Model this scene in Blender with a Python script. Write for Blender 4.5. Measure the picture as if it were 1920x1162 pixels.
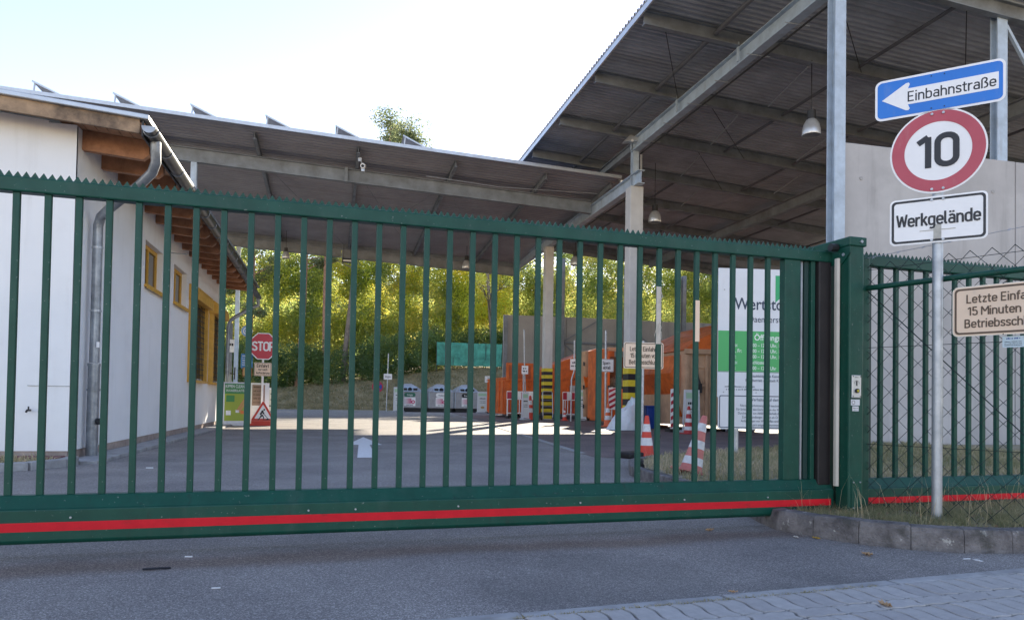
import bpy, math, random
import numpy as np
from math import sin, cos, pi, radians, sqrt, atan2, hypot
from mathutils import Matrix, Vector

sc = bpy.context.scene
for o in list(bpy.data.objects):
    bpy.data.objects.remove(o)
COL = sc.collection
rnd = random.Random(7)
nr = np.random.default_rng(11)

# ------------------------------------------------------------------ camera
cam_d = bpy.data.cameras.new('camera')
cam = bpy.data.objects.new('camera', cam_d)
COL.objects.link(cam)
YAW, PITCH, ROLL = 0.24020, 0.02210, 0.0162
fw = Vector((sin(YAW) * cos(PITCH), cos(YAW) * cos(PITCH), sin(PITCH)))
rt0 = Vector((cos(YAW), -sin(YAW), 0))
up0 = rt0.cross(fw)
rt = rt0 * cos(ROLL) + up0 * sin(ROLL)
up = up0 * cos(ROLL) - rt0 * sin(ROLL)
m = Matrix((rt, up, -fw)).transposed().to_4x4()
m.translation = (0, 0, 0.91)
cam.matrix_world = m
cam_d.sensor_fit = 'HORIZONTAL'
cam_d.sensor_width = 36
cam_d.lens = 25.875
cam_d.shift_y = 139 / 1920
cam_d.clip_start = 0.05
cam_d.clip_end = 3000
sc.camera = cam

# ------------------------------------------------------------------ world, sun, exposure
SUN_AZ, SUN_EL = radians(26), radians(21)
w = bpy.data.worlds.new('World')
sc.world = w
w.use_nodes = True
wn = w.node_tree
wn.nodes.clear()
sky = wn.nodes.new('ShaderNodeTexSky')
sky.sky_type = 'NISHITA'
sky.sun_disc = False
sky.sun_elevation = SUN_EL
sky.sun_rotation = SUN_AZ
sky.air_density = 1.0
sky.dust_density = 0.1
sky.ozone_density = 1.4
sky.altitude = 250
bg = wn.nodes.new('ShaderNodeBackground')
bg.inputs['Strength'].default_value = 0.15
wo = wn.nodes.new('ShaderNodeOutputWorld')
tint = wn.nodes.new('ShaderNodeMix'); tint.data_type = 'RGBA'; tint.blend_type = 'MULTIPLY'
tint.inputs[0].default_value = 1.0; tint.inputs[7].default_value = (1.14, 0.94, 0.92, 1)     # the camera's white balance
wn.links.new(sky.outputs[0], tint.inputs[6])
wn.links.new(tint.outputs[2], bg.inputs[0])
wn.links.new(bg.outputs[0], wo.inputs[0])

sun_d = bpy.data.lights.new('sun', 'SUN')
sun_d.energy = 4.6
sun_d.angle = radians(0.53)
sun_d.color = (1.0, 0.89, 0.72)
sun = bpy.data.objects.new('sun', sun_d)
COL.objects.link(sun)
sd = Vector((sin(SUN_AZ) * cos(SUN_EL), cos(SUN_AZ) * cos(SUN_EL), sin(SUN_EL)))
sun.rotation_euler = sd.to_track_quat('Z', 'Y').to_euler()
sun.location = (20, 40, 40)

sc.view_settings.view_transform = 'Standard'
sc.view_settings.look = 'None'
sc.view_settings.exposure = 1.42
sc.view_settings.gamma = 1.0
sc.view_settings.use_curve_mapping = False
sc.cycles.max_bounces = 8
sc.cycles.diffuse_bounces = 4
sc.cycles.transmission_bounces = 6
sc.cycles.transparent_max_bounces = 8

# ------------------------------------------------------------------ materials
MATS = {}

def mat(name, col, rough=0.6, metal=0.0, spec=0.5, var=None, bump=None, col2=None, coat=0.0, coords='Object'):
    """var=(scale, amount, detail); bump=(scale, strength, distance); col2 = second colour mixed by noise"""
    if name in MATS:
        return MATS[name]
    m = bpy.data.materials.new(name)
    m.use_nodes = True
    nt = m.node_tree
    b = nt.nodes['Principled BSDF']
    b.inputs['Roughness'].default_value = rough
    b.inputs['Metallic'].default_value = metal
    b.inputs['Specular IOR Level'].default_value = spec
    b.inputs['Coat Weight'].default_value = coat
    b.inputs['Base Color'].default_value = (*col, 1)
    tc = None
    if var or bump:
        tc = nt.nodes.new('ShaderNodeTexCoord')
    if var:
        n = nt.nodes.new('ShaderNodeTexNoise')
        n.inputs['Scale'].default_value = var[0]
        n.inputs['Detail'].default_value = var[2] if len(var) > 2 else 6
        n.inputs['Roughness'].default_value = 0.65
        nt.links.new(tc.outputs[coords], n.inputs['Vector'])
        r = nt.nodes.new('ShaderNodeValToRGB')
        c2 = col2 if col2 else tuple(c * (1 - var[1]) for c in col)
        c1 = tuple(min(1, c * (1 + var[1] * 0.5)) for c in col)
        r.color_ramp.elements[0].position = 0.32
        r.color_ramp.elements[1].position = 0.68
        r.color_ramp.elements[0].color = (*c2, 1)
        r.color_ramp.elements[1].color = (*c1, 1)
        nt.links.new(n.outputs['Fac'], r.inputs['Fac'])
        nt.links.new(r.outputs['Color'], b.inputs['Base Color'])
        mr = nt.nodes.new('ShaderNodeMapRange')
        mr.inputs['To Min'].default_value = min(1, rough * 1.25)
        mr.inputs['To Max'].default_value = rough * 0.8
        nt.links.new(n.outputs['Fac'], mr.inputs['Value'])
        nt.links.new(mr.outputs[0], b.inputs['Roughness'])
    if bump:
        n2 = nt.nodes.new('ShaderNodeTexNoise')
        n2.inputs['Scale'].default_value = bump[0]
        n2.inputs['Detail'].default_value = 4
        nt.links.new(tc.outputs[coords], n2.inputs['Vector'])
        bp = nt.nodes.new('ShaderNodeBump')
        bp.inputs['Strength'].default_value = bump[1]
        bp.inputs['Distance'].default_value = bump[2]
        nt.links.new(n2.outputs['Fac'], bp.inputs['Height'])
        nt.links.new(bp.outputs[0], b.inputs['Normal'])
    MATS[name] = m
    return m

def nodes_of(m):
    return m.node_tree, m.node_tree.nodes['Principled BSDF']

def asphalt(name, base, worn):
    m = mat(name, base, 0.75, spec=0.35)
    nt, b = nodes_of(m)
    tc = nt.nodes.new('ShaderNodeTexCoord')
    v = nt.nodes.new('ShaderNodeTexVoronoi'); v.inputs['Scale'].default_value = 190
    nt.links.new(tc.outputs['Object'], v.inputs['Vector'])
    rp = nt.nodes.new('ShaderNodeValToRGB')
    e = rp.color_ramp.elements
    e[0].position = 0.0; e[0].color = (base[0] * 0.6, base[1] * 0.6, base[2] * 0.6, 1)
    e[1].position = 1.0; e[1].color = (base[0] * 1.9, base[1] * 1.9, base[2] * 1.9, 1)
    k = e.new(0.45); k.color = (base[0] * 0.8, base[1] * 0.8, base[2] * 0.8, 1)
    k = e.new(0.8); k.color = (base[0] * 1.25, base[1] * 1.25, base[2] * 1.25, 1)
    sepc = nt.nodes.new('ShaderNodeSeparateColor')
    nt.links.new(v.outputs['Color'], sepc.inputs[0])
    nt.links.new(sepc.outputs[0], rp.inputs['Fac'])
    n = nt.nodes.new('ShaderNodeTexNoise'); n.inputs['Scale'].default_value = 0.9; n.inputs['Detail'].default_value = 7
    nt.links.new(tc.outputs['Object'], n.inputs['Vector'])
    r2 = nt.nodes.new('ShaderNodeValToRGB')
    r2.color_ramp.elements[0].position = 0.3; r2.color_ramp.elements[0].color = (0.72, 0.72, 0.74, 1)
    r2.color_ramp.elements[1].position = 0.72; r2.color_ramp.elements[1].color = (*worn, 1)
    nt.links.new(n.outputs['Fac'], r2.inputs['Fac'])
    mx = nt.nodes.new('ShaderNodeMix'); mx.data_type = 'RGBA'; mx.blend_type = 'MULTIPLY'
    mx.inputs[0].default_value = 1
    nt.links.new(rp.outputs[0], mx.inputs[6]); nt.links.new(r2.outputs[0], mx.inputs[7])
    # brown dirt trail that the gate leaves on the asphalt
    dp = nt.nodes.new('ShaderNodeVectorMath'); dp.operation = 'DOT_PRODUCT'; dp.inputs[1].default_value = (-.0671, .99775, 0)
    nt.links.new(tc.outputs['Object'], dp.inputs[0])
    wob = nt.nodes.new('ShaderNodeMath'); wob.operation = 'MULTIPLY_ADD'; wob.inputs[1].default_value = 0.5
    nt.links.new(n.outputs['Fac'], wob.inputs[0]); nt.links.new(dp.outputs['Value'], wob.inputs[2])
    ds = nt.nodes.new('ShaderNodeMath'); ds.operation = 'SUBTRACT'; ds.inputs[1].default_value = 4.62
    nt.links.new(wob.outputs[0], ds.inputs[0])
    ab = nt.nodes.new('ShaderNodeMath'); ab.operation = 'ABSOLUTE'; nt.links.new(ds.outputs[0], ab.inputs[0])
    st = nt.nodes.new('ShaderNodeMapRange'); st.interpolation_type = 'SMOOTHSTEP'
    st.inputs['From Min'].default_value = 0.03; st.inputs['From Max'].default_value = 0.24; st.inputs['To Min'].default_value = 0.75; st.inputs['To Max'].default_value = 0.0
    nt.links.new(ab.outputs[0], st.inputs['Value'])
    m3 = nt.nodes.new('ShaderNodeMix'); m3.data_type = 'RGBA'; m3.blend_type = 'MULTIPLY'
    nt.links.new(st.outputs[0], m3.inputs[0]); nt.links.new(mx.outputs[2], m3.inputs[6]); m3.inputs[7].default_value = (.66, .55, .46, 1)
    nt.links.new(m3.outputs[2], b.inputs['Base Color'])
    bp = nt.nodes.new('ShaderNodeBump'); bp.inputs['Strength'].default_value = 0.55; bp.inputs['Distance'].default_value = 0.004
    nt.links.new(v.outputs['Distance'], bp.inputs['Height'])
    nt.links.new(bp.outputs[0], b.inputs['Normal'])
    return m

def leaf_mat(name, lo, mid, hi, trans=0.5):
    m = bpy.data.materials.new(name); m.use_nodes = True
    nt = m.node_tree; nt.nodes.clear()
    out = nt.nodes.new('ShaderNodeOutputMaterial')
    g = nt.nodes.new('ShaderNodeNewGeometry')
    n = nt.nodes.new('ShaderNodeTexNoise'); n.inputs['Scale'].default_value = 0.28; n.inputs['Detail'].default_value = 3
    tc = nt.nodes.new('ShaderNodeTexCoord')
    nt.links.new(tc.outputs['Object'], n.inputs['Vector'])
    a = nt.nodes.new('ShaderNodeMath'); a.operation = 'MULTIPLY_ADD'
    a.inputs[1].default_value = 0.45
    nt.links.new(g.outputs['Random Per Island'], a.inputs[0])
    s = nt.nodes.new('ShaderNodeMath'); s.operation = 'MULTIPLY_ADD'; s.inputs[1].default_value = 1.5; s.inputs[2].default_value = -0.47
    nt.links.new(n.outputs['Fac'], s.inputs[0])
    nt.links.new(s.outputs[0], a.inputs[2])
    r = nt.nodes.new('ShaderNodeValToRGB')
    r.color_ramp.elements[0].position = 0.1; r.color_ramp.elements[0].color = (*lo, 1)
    r.color_ramp.elements[1].position = 0.95; r.color_ramp.elements[1].color = (*hi, 1)
    k = r.color_ramp.elements.new(0.5); k.color = (*mid, 1)
    nt.links.new(a.outputs[0], r.inputs['Fac'])
    d = nt.nodes.new('ShaderNodeBsdfDiffuse')
    t = nt.nodes.new('ShaderNodeBsdfTranslucent')
    nt.links.new(r.outputs[0], d.inputs[0])
    hs = nt.nodes.new('ShaderNodeHueSaturation'); hs.inputs['Value'].default_value = 3.9; hs.inputs['Hue'].default_value = 0.475; hs.inputs['Saturation'].default_value = 0.86
    nt.links.new(r.outputs[0], hs.inputs['Color'])
    nt.links.new(hs.outputs[0], t.inputs[0])
    mx = nt.nodes.new('ShaderNodeMixShader'); mx.inputs[0].default_value = trans
    nt.links.new(d.outputs[0], mx.inputs[1]); nt.links.new(t.outputs[0], mx.inputs[2])
    gl = nt.nodes.new('ShaderNodeBsdfGlossy'); gl.inputs['Roughness'].default_value = 0.45
    gl.inputs[0].default_value = (0.8, 0.85, 0.8, 1)
    m2 = nt.nodes.new('ShaderNodeMixShader'); m2.inputs[0].default_value = 0.05
    nt.links.new(mx.outputs[0], m2.inputs[1]); nt.links.new(gl.outputs[0], m2.inputs[2])
    nt.links.new(m2.outputs[0], out.inputs[0])
    MATS[name] = m
    return m

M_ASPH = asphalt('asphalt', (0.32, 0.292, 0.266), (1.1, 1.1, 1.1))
M_GREEN = mat('green_paint', (0.004, 0.068, 0.044), 0.42, spec=0.35, var=(6, 0.2), bump=(3, 0.05, 0.01))
M_GREEND = mat('green_paint_dark', (0.004, 0.035, 0.03), 0.45)
M_RED = mat('red_stripe', (0.68, 0.008, 0.02), 0.55, spec=0.3, var=(8, 0.12))
M_BLACK = mat('black_rubber', (0.018, 0.014, 0.014), 0.55, var=(5, 0.3))
M_CREAM = mat('cream_rubber', (0.62, 0.56, 0.47), 0.55, var=(4, 0.12))
M_GALV = mat('galvanised', (0.46, 0.48, 0.5), 0.42, metal=0.55, var=(9, 0.22), bump=(30, 0.06, 0.004))
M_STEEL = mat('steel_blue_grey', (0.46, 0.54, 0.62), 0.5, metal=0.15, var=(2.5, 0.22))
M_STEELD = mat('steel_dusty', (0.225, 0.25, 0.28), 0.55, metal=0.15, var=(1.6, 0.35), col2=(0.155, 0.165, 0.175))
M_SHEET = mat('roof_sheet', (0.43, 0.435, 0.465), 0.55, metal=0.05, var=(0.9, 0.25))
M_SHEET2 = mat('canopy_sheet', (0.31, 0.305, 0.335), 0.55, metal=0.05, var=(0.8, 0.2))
M_PLASTER = mat('white_plaster', (0.88, 0.88, 0.87), 0.85, var=(0.7, 0.05), bump=(260, 0.35, 0.003))
M_PLINTH = mat('plinth', (0.44, 0.35, 0.3), 0.85, var=(5, 0.25), bump=(60, 0.3, 0.004))
M_CONC = mat('concrete_panel', (0.46, 0.445, 0.435), 0.85, var=(0.55, 0.16), bump=(40, 0.12, 0.003))
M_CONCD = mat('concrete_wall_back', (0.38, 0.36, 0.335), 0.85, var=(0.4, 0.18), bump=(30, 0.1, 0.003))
M_COLUMN = mat('concrete_column', (0.56, 0.55, 0.53), 0.8, var=(1.5, 0.12), bump=(40, 0.1, 0.003))
M_KERB = mat('kerb_stone', (0.21, 0.19, 0.18), 0.9, var=(7, 0.5), col2=(0.08, 0.07, 0.068), bump=(70, 1.0, 0.015))
M_SLAB = mat('concrete_slab', (0.4, 0.39, 0.38), 0.85, var=(6, 0.25), bump=(80, 0.35, 0.004))
M_PAVER = mat('paver', (0.44, 0.415, 0.39), 0.85, var=(26, 0.12), bump=(220, 0.25, 0.002))
M_WOOD = mat('eaves_wood', (0.42, 0.2, 0.105), 0.65, var=(5, 0.3), col2=(0.27, 0.12, 0.06))
M_WOODW = mat('weathered_wood', (0.34, 0.23, 0.14), 0.8, var=(3, 0.7), col2=(0.07, 0.052, 0.042))
M_BOARD = mat('soffit_wood', (0.56, 0.32, 0.19), 0.7, var=(3, 0.25))
M_YELLOW = mat('yellow_wood', (0.66, 0.36, 0.05), 0.5, var=(5, 0.18))
M_GUTTER = mat('gutter_metal', (0.075, 0.08, 0.085), 0.35, metal=0.6, var=(6, 0.4))
M_ZINC = mat('zinc_pipe', (0.3, 0.32, 0.34), 0.4, metal=0.55, var=(5, 0.4))
M_TRIM = mat('verge_trim', (0.5, 0.53, 0.56), 0.35, metal=0.5, var=(5, 0.12))
M_WHITE = mat('sign_white', (0.92, 0.9, 0.88), 0.35, var=(5, 0.05))
M_WHITE2 = mat('board_white', (0.72, 0.73, 0.75), 0.4, var=(3, 0.06))
M_IVORY = mat('sign_ivory', (0.9, 0.67, 0.48), 0.4, var=(4, 0.06))
M_IVORYE = mat('sign_ivory_edge', (0.9, 0.8, 0.66), 0.4)
M_INK = mat('sign_black', (0.014, 0.015, 0.02), 0.45)
M_INKB = mat('sign_brown_ink', (0.12, 0.075, 0.045), 0.5)
M_BLUE = mat('sign_blue', (0.015, 0.19, 0.66), 0.4, var=(4, 0.05))
M_SIGNRED = mat('sign_red', (0.5, 0.03, 0.06), 0.4, var=(6, 0.1))
M_SIGNRED2 = mat('sign_faded_red', (0.5, 0.075, 0.105), 0.45, var=(5, 0.08))
M_BGREEN = mat('board_green', (0.07, 0.42, 0.12), 0.45)
M_LOGO = mat('logo_green', (0.02, 0.38, 0.14), 0.45)
M_CONE = mat('cone_red', (0.68, 0.06, 0.03), 0.5, var=(8, 0.15))
M_CONEF = mat('cone_faded', (0.62, 0.2, 0.17), 0.6, var=(8, 0.2))
M_CONEW = mat('cone_white', (0.74, 0.73, 0.72), 0.5, var=(14, 0.2))
M_ORANGE = mat('skip_orange', (0.66, 0.135, 0.014), 0.5, var=(2.2, 0.35), col2=(0.44, 0.08, 0.012), bump=(6, 0.1, 0.01))
M_BEIGE = mat('skip_beige', (0.52, 0.32, 0.19), 0.6, var=(2, 0.25))
M_BROWN = mat('skip_inside', (0.15, 0.075, 0.035), 0.75, var=(2, 0.4))
M_YBLK = mat('hazard_yellow', (0.7, 0.56, 0.03), 0.5, var=(6, 0.15))
M_DARK = mat('dark_metal', (0.03, 0.03, 0.032), 0.5, metal=0.3)
M_LAMP = mat('lamp_reflector', (0.6, 0.61, 0.62), 0.3, metal=0.5, var=(6, 0.15))
M_BIN = mat('bin_grey', (0.4, 0.4, 0.41), 0.5, metal=0.2, var=(3, 0.2))
M_MAG = mat('logo_magenta', (0.55, 0.01, 0.13), 0.45)
M_BINBLUE = mat('blue_plastic', (0.012, 0.06, 0.3), 0.4)
M_BARK = mat('pine_bark', (0.33, 0.19, 0.12), 0.9, var=(6, 0.5), bump=(14, 0.6, 0.03))
M_BARKG = mat('grey_bark', (0.2, 0.165, 0.13), 0.9, var=(6, 0.5), bump=(14, 0.6, 0.03))
M_NET = mat('green_net', (0.06, 0.3, 0.22), 0.7, var=(1.6, 0.6), col2=(0.03, 0.14, 0.1))
M_LEAF = leaf_mat('leaf_mixed', (0.045, 0.088, 0.02), (0.125, 0.17, 0.03), (0.29, 0.255, 0.035), 0.68)
M_SHRUB = leaf_mat('leaf_shrub', (0.03, 0.07, 0.02), (0.055, 0.11, 0.025), (0.11, 0.16, 0.03), 0.45)
M_NEEDLE = leaf_mat('leaf_needle', (0.05, 0.075, 0.035), (0.09, 0.12, 0.05), (0.16, 0.16, 0.07), 0.5)
M_YLEAF = leaf_mat('leaf_yellow', (0.14, 0.21, 0.015), (0.24, 0.28, 0.015), (0.38, 0.34, 0.02), 0.72)
M_GRASS = leaf_mat('grass_blades', (0.09, 0.11, 0.035), (0.23, 0.205, 0.1), (0.46, 0.38, 0.24), 0.3)
M_DRY = leaf_mat('dry_stalks', (0.32, 0.25, 0.14), (0.45, 0.36, 0.2), (0.55, 0.46, 0.28), 0.3)
M_FALLEN = mat('fallen_leaf', (0.5, 0.31, 0.16), 0.7, var=(30, 0.35))
M_FALLENY = mat('fallen_leaf_yellow', (0.55, 0.33, 0.04), 0.7, var=(30, 0.35))
M_PAPER = mat('litter_white', (0.7, 0.7, 0.7), 0.6)
M_SOIL = mat('verge_soil', (0.36, 0.31, 0.23), 0.95, var=(6, 0.5), col2=(0.18, 0.165, 0.09), bump=(25, 0.8, 0.03))
M_BANK = mat('bank_grass', (0.38, 0.31, 0.19), 0.95, var=(1.4, 0.5), col2=(0.2, 0.18, 0.085), bump=(9, 0.9, 0.08))

def glass_mat():
    m = mat('window_glass', (0.03, 0.035, 0.04), 0.08, spec=0.8)
    return m
M_GLASS = glass_mat()

def plastic_bag():
    m = mat('plastic_bag', (0.75, 0.78, 0.82), 0.25, bump=(7, 0.9, 0.05))
    nt, b = nodes_of(m)
    b.inputs['Subsurface Weight'].default_value = 0.15
    return m
M_BAG = plastic_bag()

def brick_paving():
    m = mat('brick_paving', (0.2, 0.14, 0.125), 0.8)
    nt, b = nodes_of(m)
    tc = nt.nodes.new('ShaderNodeTexCoord')
    br = nt.nodes.new('ShaderNodeTexBrick')
    br.inputs['Scale'].default_value = 1.0
    br.inputs['Brick Width'].default_value = 0.22; br.inputs['Row Height'].default_value = 0.11
    br.inputs['Mortar Size'].default_value = 0.006
    br.inputs['Color1'].default_value = (0.22, 0.165, 0.155, 1)
    br.inputs['Color2'].default_value = (0.17, 0.135, 0.13, 1)
    br.inputs['Mortar'].default_value = (0.09, 0.08, 0.075, 1)
    nt.links.new(tc.outputs['Object'], br.inputs['Vector'])
    n = nt.nodes.new('ShaderNodeTexNoise'); n.inputs['Scale'].default_value = 0.6; n.inputs['Detail'].default_value = 8
    nt.links.new(tc.outputs['Object'], n.inputs['Vector'])
    r = nt.nodes.new('ShaderNodeValToRGB')
    r.color_ramp.elements[0].position = .35; r.color_ramp.elements[0].color = (.75, .75, .78, 1)
    r.color_ramp.elements[1].position = .7; r.color_ramp.elements[1].color = (1.25, 1.2, 1.18, 1)
    nt.links.new(n.outputs['Fac'], r.inputs['Fac'])
    mx = nt.nodes.new('ShaderNodeMix'); mx.data_type = 'RGBA'; mx.blend_type = 'MULTIPLY'; mx.inputs[0].default_value = 1
    nt.links.new(br.outputs[0], mx.inputs[6]); nt.links.new(r.outputs[0], mx.inputs[7])
    nt.links.new(mx.outputs[2], b.inputs['Base Color'])
    return m
M_BRICK = brick_paving()

def solar_mat():
    return mat('solar_back', (0.42, 0.44, 0.47), 0.5, var=(3, .15))
M_SOLAR = solar_mat()

def overlay(m, col, scale, lo, hi, amount, detail=6, seed=0.0):
    """lay a noise-shaped layer of dirt, rust or wear over a material's colour"""
    nt, b = nodes_of(m)
    tc = nt.nodes.new('ShaderNodeTexCoord'); mp = nt.nodes.new('ShaderNodeMapping')
    mp.inputs['Scale'].default_value = scale if isinstance(scale, tuple) else (scale,) * 3
    mp.inputs['Location'].default_value = (seed, seed * 1.7, seed * .6)
    nt.links.new(tc.outputs['Object'], mp.inputs['Vector'])
    n = nt.nodes.new('ShaderNodeTexNoise'); n.inputs['Scale'].default_value = 1.0; n.inputs['Detail'].default_value = detail; n.inputs['Roughness'].default_value = .62
    nt.links.new(mp.outputs[0], n.inputs['Vector'])
    r = nt.nodes.new('ShaderNodeMapRange'); r.interpolation_type = 'SMOOTHSTEP'
    r.inputs['From Min'].default_value = lo; r.inputs['From Max'].default_value = hi; r.inputs['To Max'].default_value = amount
    nt.links.new(n.outputs['Fac'], r.inputs['Value'])
    mx = nt.nodes.new('ShaderNodeMix'); mx.data_type = 'RGBA'
    nt.links.new(r.outputs[0], mx.inputs[0])
    src = b.inputs['Base Color'].links[0].from_socket if b.inputs['Base Color'].links else None
    if src: nt.links.new(src, mx.inputs[6])
    else: mx.inputs[6].default_value = b.inputs['Base Color'].default_value
    mx.inputs[7].default_value = (*col, 1)
    nt.links.new(mx.outputs[2], b.inputs['Base Color'])
overlay(M_GREEN, (.1, .13, .11), (7, 7, 2.2), .5, .8, .2, seed=1)
overlay(M_GREEN, (.3, .32, .29), 55, .68, .72, .55, 3, seed=2)
overlay(M_GREEN, (.02, .025, .02), (14, 14, 5), .6, .75, .5, seed=3)
overlay(M_RED, (.3, .02, .02), (9, 9, 30), .58, .75, .5, seed=4)
overlay(M_PLASTER, (.6, .58, .54), (5, 5, .45), .5, .8, .3, seed=5)
overlay(M_PLASTER, (.62, .62, .6), (.9, .9, 1.3), .5, .75, .22, seed=6)
overlay(M_CONC, (.27, .26, .25), (3.2, 3.2, .28), .5, .74, .42, seed=7)
overlay(M_CONC, (.6, .59, .57), (.8, .8, .9), .52, .75, .35, seed=8)
overlay(M_CONC, (.3, .29, .28), 22, .7, .76, .5, 3, seed=9)
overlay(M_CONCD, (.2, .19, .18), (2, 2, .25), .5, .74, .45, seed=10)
overlay(M_KERB, (.5, .48, .43), 15, .64, .69, .75, 4, seed=11)
overlay(M_KERB, (.045, .045, .035), 5, .52, .68, .65, seed=12)
for k_, m_ in enumerate((M_ORANGE, M_BEIGE)):
    overlay(m_, (.11, .045, .02), (4, 4, 1.3), .6, .72, .5, seed=13 + k_)
    overlay(m_, (.5, .42, .36), (9, 9, 9), .64, .7, .35, seed=15 + k_)
for k_, m_ in enumerate((M_WHITE, M_WHITE2, M_IVORY, M_BLUE, M_SIGNRED2)):
    overlay(m_, (.42, .4, .36), (9, 9, 2.5), .56, .8, .22, seed=18 + k_)
overlay(M_ASPH, (.1, .095, .09), .55, .55, .7, .38, seed=24)
overlay(M_ASPH, (.5, .48, .44), 38, .75, .77, .4, 2, seed=25)
overlay(M_ASPH, (.1, .095, .09), (.6, 3.5, 1), .6, .72, .3, seed=26)
overlay(M_PAVER, (.22, .21, .2), 6, .55, .75, .4, seed=27)
overlay(M_SLAB, (.18, .17, .15), 5, .52, .7, .55, seed=28)
overlay(M_BIN, (.2, .19, .18), (4, 4, 1), .52, .74, .5, seed=29)
overlay(M_COLUMN, (.34, .33, .31), (4, 4, .5), .52, .76, .4, seed=30)
overlay(M_SHEET, (.26, .25, .25), (.35, 2.5, 1), .5, .72, .5, seed=31)
overlay(M_SHEET2, (.24, .21, .21), (.3, 2.2, 1), .5, .74, .45, seed=32)
overlay(M_STEEL, (.28, .27, .25), (5, 5, 1.2), .54, .76, .45, seed=33)

# ------------------------------------------------------------------ geometry helpers
class G:
    def __init__(s):
        s.v = []; s.f = []
    def add(s, vs, fs):
        o = len(s.v)
        s.v += [tuple(p) for p in vs]
        s.f += [tuple(i + o for i in f) for f in fs]
        return s
    def box(s, x0, x1, y0, y1, z0, z1):
        return s.add([(x0, y0, z0), (x1, y0, z0), (x1, y1, z0), (x0, y1, z0), (x0, y0, z1), (x1, y0, z1), (x1, y1, z1), (x0, y1, z1)],
                     [(0, 3, 2, 1), (4, 5, 6, 7), (0, 1, 5, 4), (1, 2, 6, 5), (2, 3, 7, 6), (3, 0, 4, 7)])
    def cbox(s, c, size, rot=None):
        a, b, d = (q / 2 for q in size)
        p = [Vector((x, y, z)) for z in (-d, d) for (x, y) in ((-a, -b), (a, -b), (a, b), (-a, b))]
        if rot is not None:
            p = [rot @ q for q in p]
        c = Vector(c)
        return s.add([q + c for q in p], [(0, 3, 2, 1), (4, 5, 6, 7), (0, 1, 5, 4), (1, 2, 6, 5), (2, 3, 7, 6), (3, 0, 4, 7)])
    def ext(s, poly, vec):
        """extrude a planar polygon (list of 3d points) by vec"""
        n = len(poly); vec = Vector(vec)
        a = [Vector(p) for p in poly]
        vs = a + [p + vec for p in a]
        nrm = Vector((0, 0, 0))
        for i in range(n):
            nrm += a[i].cross(a[(i + 1) % n])
        fs = [tuple(range(n)), tuple(range(2 * n - 1, n - 1, -1))]
        fs += [(i, n + i, n + (i + 1) % n, (i + 1) % n) for i in range(n)]
        if nrm.dot(vec) > 0:
            fs = [tuple(reversed(f)) for f in fs]
        return s.add(vs, fs)
    def bar(s, p, q, wd, ht):
        """rectangular bar between two points; ht measured upward"""
        p, q = Vector(p), Vector(q)
        d = (q - p).normalized()
        side = d.cross(Vector((0, 0, 1)))
        if side.length < 1e-4:
            side = Vector((1, 0, 0))
        side.normalize()
        u = side.cross(d).normalized()
        a, b = side * wd / 2, u * ht / 2
        return s.ext([p - a - b, p + a - b, p + a + b, p - a + b], q - p)
    def ibeam(s, p, q, wd, ht, tf=0.018, tw=0.012):
        p, q = Vector(p), Vector(q)
        d = (q - p).normalized()
        if abs(d.z) > 0.9:
            side, u = Vector((1, 0, 0)), Vector((0, 1, 0))
        else:
            side = d.cross(Vector((0, 0, 1))).normalized()
            u = side.cross(d).normalized()
        h, b = ht / 2, wd / 2
        pr = [(-b, -h), (b, -h), (b, -h + tf), (tw / 2, -h + tf), (tw / 2, h - tf), (b, h - tf), (b, h), (-b, h), (-b, h - tf), (-tw / 2, h - tf), (-tw / 2, -h + tf), (-b, -h + tf)]
        return s.ext([p + side * x + u * y for x, y in pr], q - p)
    def tube(s, pts, r, n=8, cap=True):
        pts = [Vector(p) for p in pts]
        rs = r if isinstance(r, (list, tuple)) else [r] * len(pts)
        o = len(s.v)
        ref = Vector((0, 0, 1))
        d0 = (pts[1] - pts[0]).normalized()
        if abs(d0.z) > 0.95:
            ref = Vector((1, 0, 0))
        side = d0.cross(ref).normalized()
        for i, p in enumerate(pts):
            d = (pts[min(i + 1, len(pts) - 1)] - pts[max(i - 1, 0)]).normalized()
            side = (side - d * side.dot(d)).normalized()
            u = side.cross(d)
            for k in range(n):
                a = 2 * pi * k / n
                s.v.append(tuple(p + (side * cos(a) + u * sin(a)) * rs[i]))
        for i in range(len(pts) - 1):
            for k in range(n):
                a, b = o + i * n + k, o + i * n + (k + 1) % n
                s.f.append((a, b, b + n, a + n))
        if cap:
            s.f.append(tuple(o + k for k in reversed(range(n))))
            e = o + (len(pts) - 1) * n
            s.f.append(tuple(e + k for k in range(n)))
        return s
    def lathe(s, prof, n=16, c=(0, 0, 0)):
        o = len(s.v)
        for r, z in prof:
            for k in range(n):
                a = 2 * pi * k / n
                s.v.append((c[0] + r * cos(a), c[1] + r * sin(a), c[2] + z))
        for i in range(len(prof) - 1):
            for k in range(n):
                a, b = o + i * n + k, o + i * n + (k + 1) % n
                s.f.append((a, b, b + n, a + n))
        s.f.append(tuple(o + k for k in reversed(range(n))))
        e = o + (len(prof) - 1) * n
        s.f.append(tuple(e + k for k in range(n)))
        return s
    def mesh(s, name, m, smooth=False):
        me = bpy.data.meshes.new(name)
        me.from_pydata(s.v, [], s.f)
        if m:
            me.materials.append(m)
        if smooth:
            me.polygons.foreach_set('use_smooth', [True] * len(me.polygons))
            try:
                me.set_sharp_from_angle(angle=radians(40))
            except Exception:
                pass
        me.update()
        return me
    def build(s, name, m, parent=None, smooth=False, bevel=0.0, loc=None):
        return put(name, s.mesh(name, m, smooth), parent, loc, bevel=bevel)

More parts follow.
